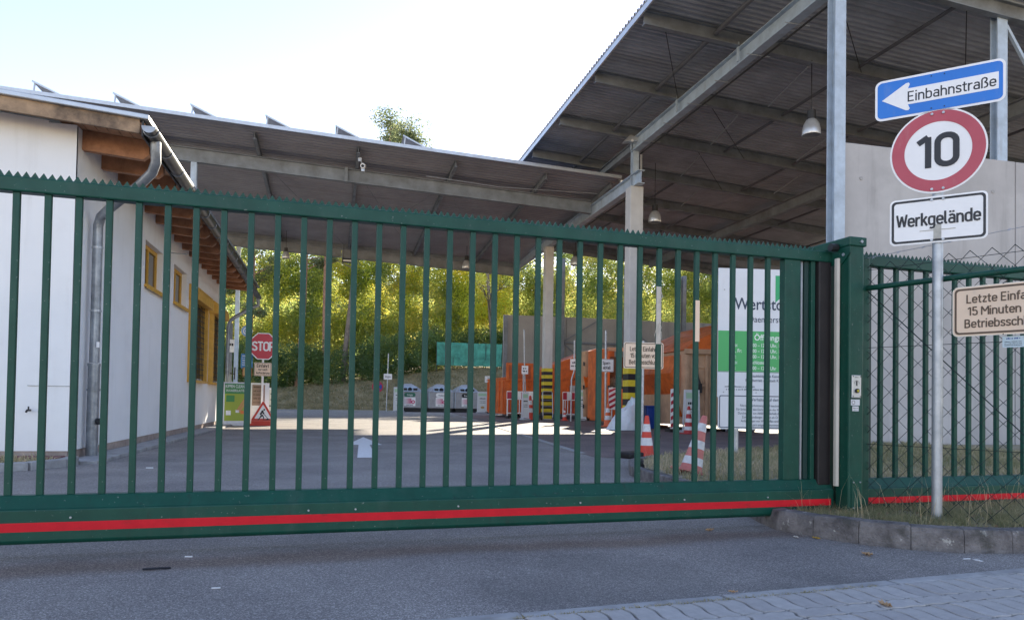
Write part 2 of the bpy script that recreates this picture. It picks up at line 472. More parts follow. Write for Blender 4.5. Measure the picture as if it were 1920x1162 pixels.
def put(name, me, parent=None, loc=None, rz=0.0, bevel=0.0):
    o = bpy.data.objects.new(name, me)
    COL.objects.link(o)
    if parent is not None:
        o.parent = parent
    if loc is not None:
        o.location = loc
    if rz:
        o.rotation_euler = (0, 0, rz)
    if bevel:
        b = o.modifiers.new('bevel', 'BEVEL')
        b.width = bevel; b.segments = 2; b.limit_method = 'ANGLE'; b.angle_limit = radians(40)
    return o

def tag(o, label=None, cat=None, group=None, kind=None):
    if label: o['label'] = label
    if cat: o['category'] = cat
    if group: o['group'] = group
    if kind: o['kind'] = kind
    return o

def thing(name, label, cat, loc=(0, 0, 0), rz=0.0, group=None):
    o = bpy.data.objects.new(name, None)
    o.empty_display_size = 0.2
    COL.objects.link(o)
    o.location = loc
    o.rotation_euler = (0, 0, rz)
    return tag(o, label, cat, group)

def copy_tree(o, parent=None):
    c = o.copy(); COL.objects.link(c); c.parent = parent
    for ch in list(o.children):
        copy_tree(ch, c)
    return c

def rrect(w, h, r, n=5):
    pts = []
    for cx, cz, a0 in ((w / 2 - r, h / 2 - r, 0), (-w / 2 + r, h / 2 - r, pi / 2), (-w / 2 + r, -h / 2 + r, pi), (w / 2 - r, -h / 2 + r, 1.5 * pi)):
        for k in range(n + 1):
            a = a0 + pi / 2 * k / n
            pts.append((cx + r * cos(a), cz + r * sin(a)))
    return pts

def plate(name, pts2, y0, t, m, parent, cx=0, cz=0, bevel=0.0):
    """flat plate in the local XZ plane, front face at y0 (facing -Y), thickness t backwards"""
    g = G().ext([(x + cx, y0, z + cz) for x, z in pts2], (0, t, 0))
    return g.build(name, m, parent, bevel=bevel)

def ring(name, outer, inner, y0, t, m, parent, cx=0, cz=0):
    n = len(outer)
    vs = [(x + cx, y0, z + cz) for x, z in outer] + [(x + cx, y0, z + cz) for x, z in inner]
    vs += [(x, y + t, z) for x, y, z in vs]
    fs = []
    for i in range(n):
        j = (i + 1) % n
        fs += [(i, n + i, n + j, j), (2 * n + i, 2 * n + j, 3 * n + j, 3 * n + i), (i, j, 2 * n + j, 2 * n + i), (n + i, 3 * n + i, 3 * n + j, n + j)]
    return G().add(vs, fs).build(name, m, parent)

def circ(r, n=40):
    return [(r * cos(2 * pi * k / n), r * sin(2 * pi * k / n)) for k in range(n)]

TEXT_CACHE = {}
def text(s, size, parent, x, z, y, m, xs=0.85, bold=0.0, align='CENTER', name='lettering', spacing=1.0):
    """flat lettering in the local XZ plane facing -Y"""
    cu = bpy.data.curves.new('t', 'FONT')
    cu.body = s; cu.size = 1.0; cu.align_x = align; cu.align_y = 'CENTER'
    cu.space_character = spacing
    cu.offset = bold; cu.resolution_u = 3
    ob = bpy.data.objects.new('t', cu)
    me = bpy.data.meshes.new_from_object(ob)
    bpy.data.objects.remove(ob); bpy.data.curves.remove(cu)
    n = len(me.vertices)
    co = np.empty(n * 3, 'f'); me.vertices.foreach_get('co', co); co = co.reshape(-1, 3)
    out = np.zeros_like(co)
    out[:, 0] = co[:, 0] * size * xs + x
    out[:, 1] = y
    out[:, 2] = co[:, 1] * size + z
    me.vertices.foreach_set('co', out.ravel())
    me.materials.clear(); me.materials.append(m)
    me.update()
    return put(name, me, parent)

def quad_cloud(name, cen, siz, m, flat=0.0, aspect=0.55, parent=None):
    """many leaf-shaped faces; cen (N,3), siz (N,)"""
    n = len(cen)
    nn = nr.normal(size=(n, 3)); nn[:, 2] = nn[:, 2] + flat
    nn /= np.linalg.norm(nn, axis=1)[:, None]
    t = nr.normal(size=(n, 3))
    u = np.cross(nn, t); u /= np.linalg.norm(u, axis=1)[:, None]
    v = np.cross(nn, u)
    a = u * siz[:, None] * 0.5; b = v * siz[:, None] * 0.5 * aspect
    vs = np.stack([cen - a, cen - b + a * 0.1, cen + a, cen + b + a * 0.1], 1).reshape(-1, 3).astype('f')
    me = bpy.data.meshes.new(name)
    me.vertices.add(n * 4); me.vertices.foreach_set('co', vs.ravel())
    me.loops.add(n * 4); me.loops.foreach_set('vertex_index', np.arange(n * 4, dtype=np.int32))
    me.polygons.add(n)
    me.polygons.foreach_set('loop_start', np.arange(0, n * 4, 4, dtype=np.int32))
    me.polygons.foreach_set('loop_total', np.full(n, 4, np.int32))
    me.materials.append(m)
    me.update(); me.validate()
    return put(name, me, parent)

def clump_points(centers, radii, per, squash=0.8, hollow=0.35):
    """points spread through ellipsoid clumps, denser toward their shells"""
    c = np.repeat(np.asarray(centers, float), per, 0)
    r = np.repeat(np.asarray(radii, float), per)
    d = nr.normal(size=(len(c), 3)); d /= np.linalg.norm(d, axis=1)[:, None]
    k = (hollow + (1 - hollow) * nr.random(len(c)) ** 0.6)
    d[:, 2] *= squash
    return c + d * (r * k)[:, None]

def scribble(parent, x, z, wd, ht, y, m, name='print_line'):
    """a line of print too small to read: word-sized dashes"""
    g = G(); a = x - wd / 2
    while a < x + wd / 2 - ht * .3:
        b = min(a + ht * rnd.uniform(.5, .75), x + wd / 2)
        h0 = rnd.choice((.32, .5, .32))
        g.box(a, b, y, y + .0006, z - ht * .32, z + ht * h0)
        a = b + ht * (.16 if rnd.random() > .22 else .6)
    return g.build(name, m, parent)

# ------------------------------------------------------------------ road-sign lettering drawn as strokes
def _O(x0, x1, y0, y1, r, n=5):
    pts = []
    for cx, cy, a0 in ((x1 - r, y1 - r, 0), (x0 + r, y1 - r, pi / 2), (x0 + r, y0 + r, pi), (x1 - r, y0 + r, 1.5 * pi)):
        for k in range(n + 1):
            a = a0 + pi / 2 * k / n
            pts.append((cx + r * cos(a), cy + r * sin(a)))
    return ('c', pts)
_BOWL = _O(.07, .44, .06, .66, .17)
GLY = {
 ' ': (.26, []), '-': (.34, [[(.04, .38), (.29, .38)]]),
 'E': (.57, [[(.48, .935), (.07, .935), (.07, .065), (.48, .065)], [(.07, .51), (.43, .51)]]),
 'W': (.80, [[(.05, 1), (.21, .05), (.39, .88), (.57, .05), (.73, 1)]]),
 'L': (.52, [[(.07, 1), (.07, .065), (.46, .065)]]),
 'B': (.61, [[(.07, .935), (.28, .935), (.41, .89), (.45, .74), (.41, .59), (.28, .53), (.07, .53)], [(.07, .53), (.30, .53), (.44, .46), (.49, .30), (.44, .12), (.29, .065), (.07, .065)], [(.07, 0), (.07, 1)]]),
 'M': (.76, [[(.07, 0), (.07, .97), (.37, .40), (.67, .97), (.67, 0)]]),
 'P': (.58, [[(.07, 0), (.07, .935), (.28, .935), (.43, .88), (.48, .70), (.43, .52), (.28, .46), (.07, .46)]]),
 'T': (.54, [[(0, .935), (.52, .935)], [(.26, .935), (.26, 0)]]),
 'S': (.56, [[(.46, .76), (.42, .88), (.27, .935), (.12, .88), (.07, .73), (.12, .60), (.27, .52), (.42, .42), (.47, .27), (.42, .12), (.27, .065), (.11, .11), (.06, .25)]]),
 'O': (.60, [_O(.07, .52, .065, .935, .21)]), '0': (.58, [_O(.07, .50, .065, .935, .205)]),
 'A': (.58, [[(.03, 0), (.28, .97), (.53, 0)], [(.12, .29), (.44, .29)]]),
 '1': (.42, [[(.03, .77), (.27, .94), (.27, 0)]]),
 '5': (.55, [[(.44, .935), (.11, .935), (.09, .52), (.20, .59), (.30, .59), (.43, .52), (.47, .33), (.43, .13), (.28, .065), (.14, .10), (.06, .22)]]),
 'i': (.22, [[(.08, 0), (.08, .72)], [(.08, .86), (.08, 1.0)]]),
 'n': (.55, [[(.07, 0), (.07, .72)], [(.07, .50), (.13, .62), (.25, .66), (.38, .61), (.43, .48), (.43, 0)]]),
 'h': (.55, [[(.07, 0), (.07, 1)], [(.07, .50), (.13, .62), (.25, .66), (.38, .61), (.43, .48), (.43, 0)]]),
 'b': (.56, [[(.07, 0), (.07, 1)], _BOWL]), 'd': (.56, [[(.44, 0), (.44, 1)], _BOWL]), 'o': (.54, [_BOWL]), 'p': (.56, [[(.07, -.25), (.07, .72)], _BOWL]),
 'a': (.54, [[(.09, .57), (.16, .64), (.28, .66), (.39, .61), (.42, .48), (.42, 0)], _O(.07, .42, .06, .39, .14)]),
 'ä': (.54, [[(.09, .57), (.16, .64), (.28, .66), (.39, .61), (.42, .48), (.42, 0)], _O(.07, .42, .06, .39, .14), [(.14, .83), (.14, .96)], [(.35, .83), (.35, .96)]]),
 's': (.47, [[(.38, .53), (.34, .63), (.22, .66), (.10, .62), (.07, .51), (.11, .42), (.23, .36), (.35, .29), (.38, .19), (.34, .09), (.22, .06), (.10, .09), (.05, .18)]]),
 't': (.39, [[(.15, .92), (.15, .18), (.19, .08), (.33, .06)], [(.01, .66), (.33, .66)]]),
 'r': (.38, [[(.07, 0), (.07, .72)], [(.07, .46), (.13, .60), (.24, .66), (.34, .64)]]),
 'ß': (.57, [[(.07, 0), (.07, .78), (.13, .90), (.26, .94), (.38, .89), (.42, .77), (.37, .63), (.25, .54), (.41, .44), (.47, .27), (.42, .12), (.29, .06), (.19, .07)]]),
 'e': (.54, [[(.08, .36), (.44, .36), (.44, .48), (.39, .61), (.26, .66), (.12, .61), (.07, .48), (.07, .24), (.12, .11), (.26, .06), (.38, .09), (.43, .18)]]),
 'k': (.49, [[(.07, 0), (.07, 1)], [(.40, .71), (.09, .29)], [(.19, .42), (.43, 0)]]),
 'g': (.56, [_BOWL, [(.44, .72), (.44, -.06), (.39, -.18), (.26, -.22), (.12, -.18)]]),
 'l': (.27, [[(.07, 1), (.07, .16), (.11, .07), (.21, .06)]]),
 'z': (.46, [[(.05, .655), (.38, .655), (.06, .065), (.41, .065)]]),
 'f': (.35, [[(.13, 0), (.13, .80), (.18, .92), (.33, .94)], [(0, .66), (.31, .66)]]),
 'v': (.46, [[(.03, .72), (.22, .05), (.41, .72)]]),
 'u': (.55, [[(.07, .72), (.07, .24), (.12, .11), (.25, .06), (.38, .11), (.43, .22)], [(.43, .72), (.43, 0)]]),
 'c': (.50, [[(.42, .52), (.38, .62), (.26, .66), (.12, .61), (.07, .48), (.07, .24), (.12, .11), (.26, .06), (.38, .10), (.42, .20)]]),
}
def din(s, cap, parent, x, z, y, m, sw=.13, xs=1.0, name='lettering', per_letter=False):
    """lettering of straight-sided road-sign strokes, centred on (x, z), cap = capital height"""
    wd = sum(GLY[c][0] for c in s) * xs - .06
    pen = -wd / 2
    g = G(); lay = 0
    for ch in s:
        adv, strokes = GLY[ch]
        parts_ = []
        for st in strokes:                       # break strokes at sharp corners so that they keep their width
            if isinstance(st, tuple): parts_.append(st); continue
            cur = [st[0]]
            for i in range(1, len(st)):
                cur.append(st[i])
                if 0 < i < len(st) - 1:
                    u1 = Vector((st[i][0] - st[i - 1][0], st[i][1] - st[i - 1][1])).normalized(); u2 = Vector((st[i + 1][0] - st[i][0], st[i + 1][1] - st[i][1])).normalized()
                    if u1.dot(u2) < -.2:
                        parts_.append(cur); cur = [st[i]]
            parts_.append(cur)
        for st in parts_:
            closed = isinstance(st, tuple)
            pts = [Vector((p[0] * xs, p[1])) for p in (st[1] if closed else st)]
            n = len(pts); h = sw / 2
            L, R = [], []
            for i in range(n):
                a = pts[i - 1] if (i > 0 or closed) else None
                b = pts[(i + 1) % n] if (i < n - 1 or closed) else None
                d1 = (pts[i] - a).normalized() if a is not None and (pts[i] - a).length > 1e-6 else None
                d2 = (b - pts[i]).normalized() if b is not None and (b - pts[i]).length > 1e-6 else None
                d1 = d1 or d2; d2 = d2 or d1
                n1 = Vector((-d1.y, d1.x)); n2 = Vector((-d2.y, d2.x))
                q = n1 + n2
                if q.length < .3: q = n1
                q.normalize(); k = min(1 / max(.35, q.dot(n1)), 1.45)
                L.append(pts[i] + q * h * k); R.append(pts[i] - q * h * k)
            yy = y - (lay % 3) * .00025; lay += 1
            o = len(g.v)
            for p in L: g.v.append((x + (pen + p.x) * cap, yy, z + (p.y - .5) * cap))
            for p in R: g.v.append((x + (pen + p.x) * cap, yy, z + (p.y - .5) * cap))
            for i in range(n if closed else n - 1):
                j = (i + 1) % n
                g.f.append((o + i, o + n + i, o + n + j, o + j))
        pen += adv * xs
    return g.build(name, m, parent)

# ================================================================== THE SETTING
def sheet(name, pts, z, m, kind='structure'):
    g = G().add([(x, y, z) for x, y in pts], [tuple(range(len(pts)))])
    return tag(g.build(name, m), kind=kind)

tag(G().add([(-400, -60, -0.03), (400, -60, -0.03), (400, 700, -0.03), (-400, 700, -0.03)], [(0, 1, 2, 3)]).build('ground', M_SOIL), kind='structure')
# asphalt drive and yard
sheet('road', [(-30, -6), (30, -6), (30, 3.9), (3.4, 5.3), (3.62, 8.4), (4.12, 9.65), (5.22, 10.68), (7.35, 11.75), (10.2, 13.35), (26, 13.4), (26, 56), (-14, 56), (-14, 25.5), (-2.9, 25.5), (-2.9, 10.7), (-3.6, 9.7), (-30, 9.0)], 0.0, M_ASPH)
# brick paving under the hall
sheet('yard_paving', [(4.2, 11.45), (5.0, 10.9), (5.6, 10.95), (7.3, 11.8), (10.2, 13.4), (26, 13.4), (26, 56), (8.6, 56), (7.28, 42.7), (4.28, 12.26)], 0.004, M_BRICK)
# flush concrete strip along the edge of the brick paving, stone by stone
dx, dy = 7.28 - 4.28, 42.7 - 12.26
L = hypot(dx, dy); ux, uy = dx / L, dy / L
edge_root = tag(bpy.data.objects.new('paving_edge', None), kind='structure'); COL.objects.link(edge_root)
gm = G().box(-0.07, 0.07, 0.0, 0.985, 0.0, 0.012).mesh('edge_stone', M_SLAB)
for i in range(28):
    put('edge_stone', gm, edge_root, (4.28 + ux * i, 12.26 + uy * i, 0.002), rz=-atan2(dx, dy))

# painted one-way arrow on the asphalt
M_PAINT = mat('road_paint', (0.86, 0.85, 0.83), 0.7, var=(14, 0.12), bump=(60, 0.3, 0.003))
tag(G().add([(0.40, 11.45, .005), (0.70, 11.45, .005), (0.74, 14.6, .005), (0.98, 14.6, .005), (0.74, 17.5, .005), (0.30, 14.6, .005), (0.53, 14.6, .005)],
            [(0, 1, 2, 3, 4, 5, 6)]).build('arrow_marking', M_PAINT), kind='structure')

# long worn strip on the asphalt below the gate
# ------------------------------------------------------------------ pavement with wavy stones at the lower right
ea = Vector((0.432, 2.963, 0)); eb = Vector((3.748, 3.307, 0))
ed = (eb - ea).normalized(); en = Vector((ed.y, -ed.x, 0))      # en points towards the camera
pv_rz = atan2(ed.y, ed.x)
pave = tag(bpy.data.objects.new('pavement', None), kind='structure'); COL.objects.link(pave)
pave.location = (ea.x, ea.y, 0); pave.rotation_euler = (0, 0, pv_rz)
# local: x along edge, y negative toward camera
G().add([(-8, -0.06, 0.003), (12, -0.06, 0.003), (12, -2.6, 0.003), (-8, -2.6, 0.003)], [(3, 2, 1, 0)]).build('bedding', mat('joint_sand', (0.02, 0.019, 0.018), 0.95, var=(40, 0.4)), pave)
es = []
for k in range(3):
    g = G(); wv = 0.985 + 0.004 * k
    g.box(0.004, wv, -0.078, 0, -0.02, 0.026 + 0.002 * k)
    es.append(g.mesh('edging_stone', M_SLAB))
for i in range(-6, 10):
    put('edging_stone', es[i % 3], pave, (i + 0.35, rnd.uniform(-0.003, 0.003), 0), bevel=0.006)

def wavy(p, q, amp, n=7, ph=1, per=1):
    out = []
    for k in range(n):
        t = k / n
        x = p[0] + (q[0] - p[0]) * t; y = p[1] + (q[1] - p[1]) * t
        L = hypot(q[0] - p[0], q[1] - p[1]); nx, ny = -(q[1] - p[1]) / L, (q[0] - p[0]) / L
        s = sin(2 * pi * t * per) * amp * ph
        out.append((x + nx * s, y + ny * s))
    return out

def paver_mesh(wd, ln, h, amp, tone):
    g_ = 0.006
    a, b = wd / 2 - g_, ln / 2 - g_
    # opposite sides carry the same wave so that stones nest
    bot = wavy((-a, -b), (a, -b), .006, 8 if wd < .2 else 14, 1, 1 if wd < .2 else 2)
    right = wavy((a, -b), (a, b), amp, 9, 1)
    top = [(x, y + 2 * b) for x, y in bot]
    left = [(x - 2 * a, y) for x, y in right]
    ring_ = bot + right + [(a, b)] + list(reversed(top))[:-1] + [(-a, b)] + list(reversed(left))[:-1]
    # clean duplicates
    pts = []
    for p in ring_:
        if not pts or hypot(p[0] - pts[-1][0], p[1] - pts[-1][1]) > 1e-4:
            pts.append(p)
    if hypot(pts[0][0] - pts[-1][0], pts[0][1] - pts[-1][1]) < 1e-4:
        pts.pop()
    n = len(pts)
    inner = [(x * (1 - 0.03), y * (1 - 0.02)) for x, y in pts]
    g = G()
    vs = [(x, y, 0.0) for x, y in pts] + [(x, y, h - 0.004) for x, y in pts] + [(x, y, h) for x, y in inner]
    fs = []
    for i in range(n):
        j = (i + 1) % n
        fs += [(i, j, n + j, n + i), (n + i, n + j, 2 * n + j, 2 * n + i)]
    fs.append(tuple(range(2 * n, 3 * n)))
    g.add(vs, fs)
    return g.mesh('paver', tone)

tones = [M_PAVER, mat('paver_b', (0.405, 0.38, 0.36), 0.85, var=(22, 0.12), bump=(220, 0.25, 0.002)), mat('paver_c', (0.465, 0.44, 0.415), 0.85, var=(30, 0.12), bump=(220, 0.25, 0.002))]
head = [paver_mesh(0.1125, 0.228, 0.024, 0.010, t) for t in tones]
stre = [paver_mesh(0.225, 0.1125, 0.024, 0.010, t) for t in tones]
y = -0.084
rows = ['h', 's', 'h', 's', 'h', 's']
for ri, rw in enumerate(rows):
    ln = 0.228 if rw == 'h' else 0.1125
    wd = 0.1125 if rw == 'h' else 0.225
    ms = head if rw == 'h' else stre
    x = -1.35 if rw == 'h' else -1.35 - .1125 * (1 + ri // 2 % 2)
    lim = 4.6 if ri < 3 else 4.0
    while x < lim:
        o = put('paver', ms[rnd.choice((0, 0, 1, 2))], pave, (x + wd / 2, y - ln / 2, 0.006 + rnd.uniform(-0.0015, 0.0015)))
        o.rotation_euler = (rnd.uniform(-.002, .002), rnd.uniform(-.002, .002), rnd.uniform(-.003, .003))
        x += wd
    y -= ln

# ------------------------------------------------------------------ raised verge with kerb on the right
kf = [(3.30, 5.35), (3.15, 4.83), (3.17, 4.61), (3.255, 4.435), (3.337, 4.268), (3.451, 4.104), (3.585, 3.979), (3.783, 3.847), (3.998, 3.779), (4.254, 3.74), (4.75, 3.70), (5.3, 3.69), (6.1, 3.70)]
def polyline_resample(pts, step):
    out = [Vector((*pts[0], 0))]; acc = 0
    for a, b in zip(pts, pts[1:]):
        a, b = Vector((*a, 0)), Vector((*b, 0)); L = (b - a).length; t = step - acc
        while t <= L:
            out.append(a + (b - a) * (t / L)); t += step
        acc = L - (t - step)
    return out
kerb_root = tag(bpy.data.objects.new('kerb', None), kind='structure'); COL.objects.link(kerb_root)
kp = polyline_resample(kf, 0.31)
def off(i, d):
    a = kp[max(i - 1, 0)]; b = kp[min(i + 1, len(kp) - 1)]
    t = (b - a).normalized(); return kp[i] + Vector((-t.y, t.x, 0)) * d
KERB_TOP = []
for i in range(len(kp) - 1):
    h0 = 0.145 + rnd.uniform(-.006, .006); h1 = h0 + rnd.uniform(-.005, .005)
    if i == 0: h0 = 0.125
    e = 0.0012
    t = (kp[i + 1] - kp[i]).normalized()
    p0, p1 = kp[i] + t * e, kp[i + 1] - t * e
    q0, q1 = off(i, .13) + t * e, off(i + 1, .13) - t * e
    r0, r1 = off(i, .022) + t * e, off(i + 1, .022) - t * e
    vs = [(p0.x, p0.y, -.05), (p1.x, p1.y, -.05), (q1.x, q1.y, -.05), (q0.x, q0.y, -.05),
          (r0.x, r0.y, h0), (r1.x, r1.y, h1), (q1.x, q1.y, h1 + .004), (q0.x, q0.y, h0 + .004), (p0.x + (r0.x - p0.x) * .5, p0.y + (r0.y - p0.y) * .5, h0 - .03), (p1.x + (r1.x - p1.x) * .5, p1.y + (r1.y - p1.y) * .5, h1 - .03)]
    G().add(vs, [(0, 1, 9, 8), (8, 9, 5, 4), (4, 5, 6, 7), (2, 3, 7, 6), (0, 8, 4, 7, 3), (1, 2, 6, 5, 9)]).build('kerb_stone', M_KERB, kerb_root, bevel=0.005)
# verge ground
vp = [off(i, .125) for i in range(len(kp))]
vg = [(p.x, p.y) for p in vp] + [(16, 3.8), (26, 3.8), (26, 13.2), (10.2, 13.2), (7.4, 11.6), (5.3, 10.55), (4.25, 9.55), (3.75, 8.4), (3.55, 6.5)]
sheet('verge', vg, 0.115, M_SOIL)
# low kerb round the grass island behind the gate
ik = polyline_resample([(3.42, 5.6), (3.62, 8.4), (4.12, 9.65), (5.22, 10.68), (7.35, 11.75), (10.2, 13.35)], 0.5)
km = tag(bpy.data.objects.new('island_kerb', None), kind='structure'); COL.objects.link(km)
for i in range(len(ik) - 1):
    a, b = ik[i], ik[i + 1]; t = (b - a).normalized()
    G().bar((a.x + t.x * .005, a.y + t.y * .005, .055), (b.x - t.x * .005, b.y - t.y * .005, .055), .11, .14).build('kerb_stone', M_KERB, km, bevel=.01)

# slab path and planting patch beside the left building
sl = tag(bpy.data.objects.new('path', None), kind='structure'); COL.objects.link(sl)
for i in range(14):
    G().box(-3.36, -2.95, 10.62 + i * 1.0, 11.605 + i * 1.0, -.02, .035 + rnd.uniform(0, .006)).build('slab', M_SLAB, sl, bevel=.006)
sheet('planting_bed', [(-9, 9.05), (-3.7, 9.55), (-3.35, 10.2), (-3.4, 10.55), (-9, 10.6)], 0.06, M_SOIL)
lk = tag(bpy.data.objects.new('bed_kerb', None), kind='structure'); COL.objects.link(lk)
bk = [(-9, 8.95), (-6.5, 9.15), (-5, 9.28), (-3.95, 9.42), (-3.45, 9.75), (-3.22, 10.2), (-3.22, 10.6)]
for a, b in zip(bk, bk[1:]):
    G().bar((a[0], a[1], .035), (b[0], b[1], .035), .13, .13).build('kerb_stone', M_SLAB, lk, bevel=.012)
rb = tag(bpy.data.objects.new('red_paving_strip', None), kind='structure'); COL.objects.link(rb)
M_REDB = mat('red_brick', (0.22, 0.09, 0.085), .85, var=(9, .3), bump=(40, .4, .004))
for i in range(26):
    G().box(-3.42 - .21 * (i + 1) + .006, -3.42 - .21 * i, 10.62, 10.94, 0, .075 + rnd.uniform(0, .012)).build('brick', M_REDB, rb, bevel=.006)

# grassy bank behind the yard
nx_, ny_ = 90, 30
bx = np.linspace(-45, 75, nx_); by = np.linspace(55.5, 96, ny_)
vs = []; fs = []
for j in range(ny_):
    for i in range(nx_):
        t = min(1, max(0, (by[j] - 56) / 9.5)); t = t * t * (3 - 2 * t)
        top = 1.55 + 2.1 * min(1, max(0, (bx[i] + 4) / 16))
        z = -0.02 + top * t + max(0, by[j] - 66) * 0.09
        z += 0.10 * t * sin(bx[i] * 1.3 + by[j]) * cos(by[j] * .9)
        vs.append((bx[i], by[j], z))
for j in range(ny_ - 1):
    for i in range(nx_ - 1):
        a = j * nx_ + i; fs.append((a, a + 1, a + nx_ + 1, a + nx_))
tag(G().add(vs, fs).build('bank', M_BANK, smooth=True), kind='structure')
def bank_z(x, y):
    t = min(1, max(0, (y - 56) / 9.5)); t = t * t * (3 - 2 * t)
    return -0.02 + (1.55 + 2.1 * min(1, max(0, (x + 4) / 16))) * t + max(0, y - 66) * 0.09

# ================================================================== WHITE BUILDING (left)
XW, YF, YB = -3.40, 10.96, 25.0
def roof_z(x): return 4.44 + 0.085 * (-2.5 - x)
b1 = thing('office_building', 'white plastered single-storey office building with timber eaves and yellow windows', 'building', (XW, YF, 0))
def B(g, name, m, parent=b1, **k):            # world-space geometry under the building
    g.v = [(x - XW, y - YF, z) for x, y, z in g.v]
    return g.build(name, m, parent, **k)
# long wall with real openings
wins = [(14.8, 16.25, 2.95, 3.78), (17.35, 18.8, 2.95, 3.78), (19.2, 21.3, 1.34, 3.35), (22.25, 24.35, 1.34, 3.35)]
def long_wall(z0, z1):
    g = G(); yc = YF
    for (a, b_, c, d_) in wins:
        g.box(XW - .34, XW, yc, a, z0, z1)
        g.box(XW - .34, XW, a, b_, z0, c); g.box(XW - .34, XW, a, b_, d_, z1)
        yc = b_
    g.box(XW - .34, XW, yc, YB, z0, z1)
    return g
B(long_wall(0.14, 4.52), 'side_wall', M_PLASTER)
B(G().ext([(-12, YF, .14), (XW - .342, YF, .14), (XW - .342, YF, roof_z(XW) + .03), (-12, YF, roof_z(-12) + .03)], (0, .34, 0)), 'front_wall', M_PLASTER)
B(G().ext([(XW - .3415, YF - .001, .14), (XW, YF - .001, .14), (XW, YF - .001, 4.51), (XW - .3415, YF - .001, 4.51)], (0, .05, 0)), 'corner_pier', M_PLASTER)
B(G().box(-12, XW - .342, YB - .3, YB, .14, 4.6), 'rear_wall', M_PLASTER)
B(G().box(-12, XW - .02, YF + .02, YB - .02, -.02, .14), 'plinth', M_PLINTH)
B(G().ext([(-12, YF - .49, roof_z(-12) + .076), (-2.40, YF - .49, roof_z(-2.40) + .076), (-2.40, YF - .49, roof_z(-2.40) + .13), (-12, YF - .49, roof_z(-12) + .13)], (0, YB - YF + 1.2, 0)), 'roof', M_ZINC)
# soffit boards run along the building
for i in range(34):
    x1 = -2.47 - i * .145; x0 = x1 - .134
    y1 = YB + .3 if x1 > XW - .1 else YF - .003
    B(G().ext([(x0, YF - .44, roof_z(x0) + .02), (x1, YF - .44, roof_z(x1) + .02), (x1, YF - .44, roof_z(x1) + .043), (x0, YF - .44, roof_z(x0) + .043)], (0, y1 - YF + .44, 0)), 'soffit_board', M_BOARD)
# verge board and metal trim on the gable edge
B(G().ext([(-12, YF - .47, roof_z(-12) - .105), (-2.52, YF - .47, roof_z(-2.52) - .105), (-2.52, YF - .47, roof_z(-2.52) + .073), (-12, YF - .47, roof_z(-12) + .073)], (0, .035, 0)), 'verge_board', M_WOODW)
B(G().ext([(-12, YF - .53, roof_z(-12) + .075), (-2.40, YF - .53, roof_z(-2.40) + .075), (-2.40, YF - .53, roof_z(-2.40) + .14), (-12, YF - .53, roof_z(-12) + .14)], (0, .09, 0)), 'verge_trim', M_TRIM, bevel=.01)
# rafter tails
for i in range(16):
    y = 11.17 + .87 * i
    B(G().ext([(XW - .005, y, roof_z(XW) - .26), (XW - .005, y, roof_z(XW) + .018), (-2.55, y, roof_z(-2.55) + .018), (-2.55, y, roof_z(-2.55) - .18), (-2.63, y, roof_z(-2.63) - .26)], (0, .11, 0)), 'rafter', M_WOOD, bevel=.006)
# gutter (half round) with brackets, fascia
def gz(y): return 4.40 - .016 * (y - 10)
gy0, gy1, gr = 10.36, 25.4, .088
prof = [(gr * cos(pi + pi * k / 10), gr * sin(pi + pi * k / 10)) for k in range(11)]
inn = [((gr - .006) * cos(2 * pi - pi * k / 10), (gr - .006) * sin(2 * pi - pi * k / 10)) for k in range(11)]
GX = -2.38
g = G(); pts = prof + inn
n = len(pts); A = [(GX + x, gy0, gz(gy0) + z) for x, z in pts]; Bq = [(GX + x, gy1, gz(gy1) + z) for x, z in pts]
g.add(A + Bq, [(i, (i + 1) % n, n + (i + 1) % n, n + i) for i in range(n)])
gut = B(g, 'gutter', M_GUTTER, smooth=True)
B(G().ext([(GX + x, gy0, gz(gy0) + z) for x, z in prof], (0, -.012, 0)), 'gutter_end', M_ZINC)
B(G().ext([(-2.50, YF - .46, 4.30), (-2.475, YF - .46, 4.30), (-2.475, YF - .46, roof_z(-2.47) + .075), (-2.50, YF - .46, roof_z(-2.47) + .075)], (0, YB - YF + 1.1, 0)), 'fascia', M_DARK)
for i in range(18):
    y = 10.5 + i * .84
    B(G().tube([(GX + (gr + .004) * cos(pi + pi * k / 8), y, gz(y) + (gr + .004) * sin(pi + pi * k / 8)) for k in range(9)], .011, 5), 'gutter_bracket', M_ZINC, smooth=True)
# down pipes
def pipe(pts, r, name='downpipe', m=M_ZINC):
    return B(G().tube(pts, r, 14), name, m, smooth=True)
pipe([(GX, 10.75, gz(10.7) - .07), (GX, 10.76, gz(10.7) - .2), (GX, 10.8, gz(10.7) - .33), (GX - .06, 10.88, gz(10.7) - .45), (-2.62, 11.02, 3.8), (-3.1, 11.4, 3.52), (-3.24, 11.52, 3.42), (-3.28, 11.55, 3.3), (-3.28, 11.55, 3.1), (-3.28, 11.55, 1.35)], .066)
pipe([(-3.28, 11.55, 1.34), (-3.28, 11.55, 1.30)], .085, 'pipe_collar')
pipe([(-3.28, 11.55, 1.30), (-3.28, 11.55, 0.03)], .078, 'standpipe', M_ZINC)
pipe([(-3.28, 11.55, 0.98), (-3.28, 11.55, 0.95)], .088, 'pipe_collar')
pipe([(-3.20, 11.5, .52), (-3.13, 11.46, .52)], .045, 'pipe_outlet', M_DARK)
for z in (3.0, 2.1):
    pipe([(-3.28, 11.55, z), (-3.28, 11.55, z - .03)], .074, 'pipe_clip', M_GALV)
pipe([(GX, 25.2, gz(25) - .07), (GX, 25.2, gz(25) - .3), (-2.55, 25.2, 3.8), (-3.05, 25.05, 3.45), (-3.2, 24.95, 3.3), (-3.24, 24.9, 3.1), (-3.24, 24.9, .05)], .055)
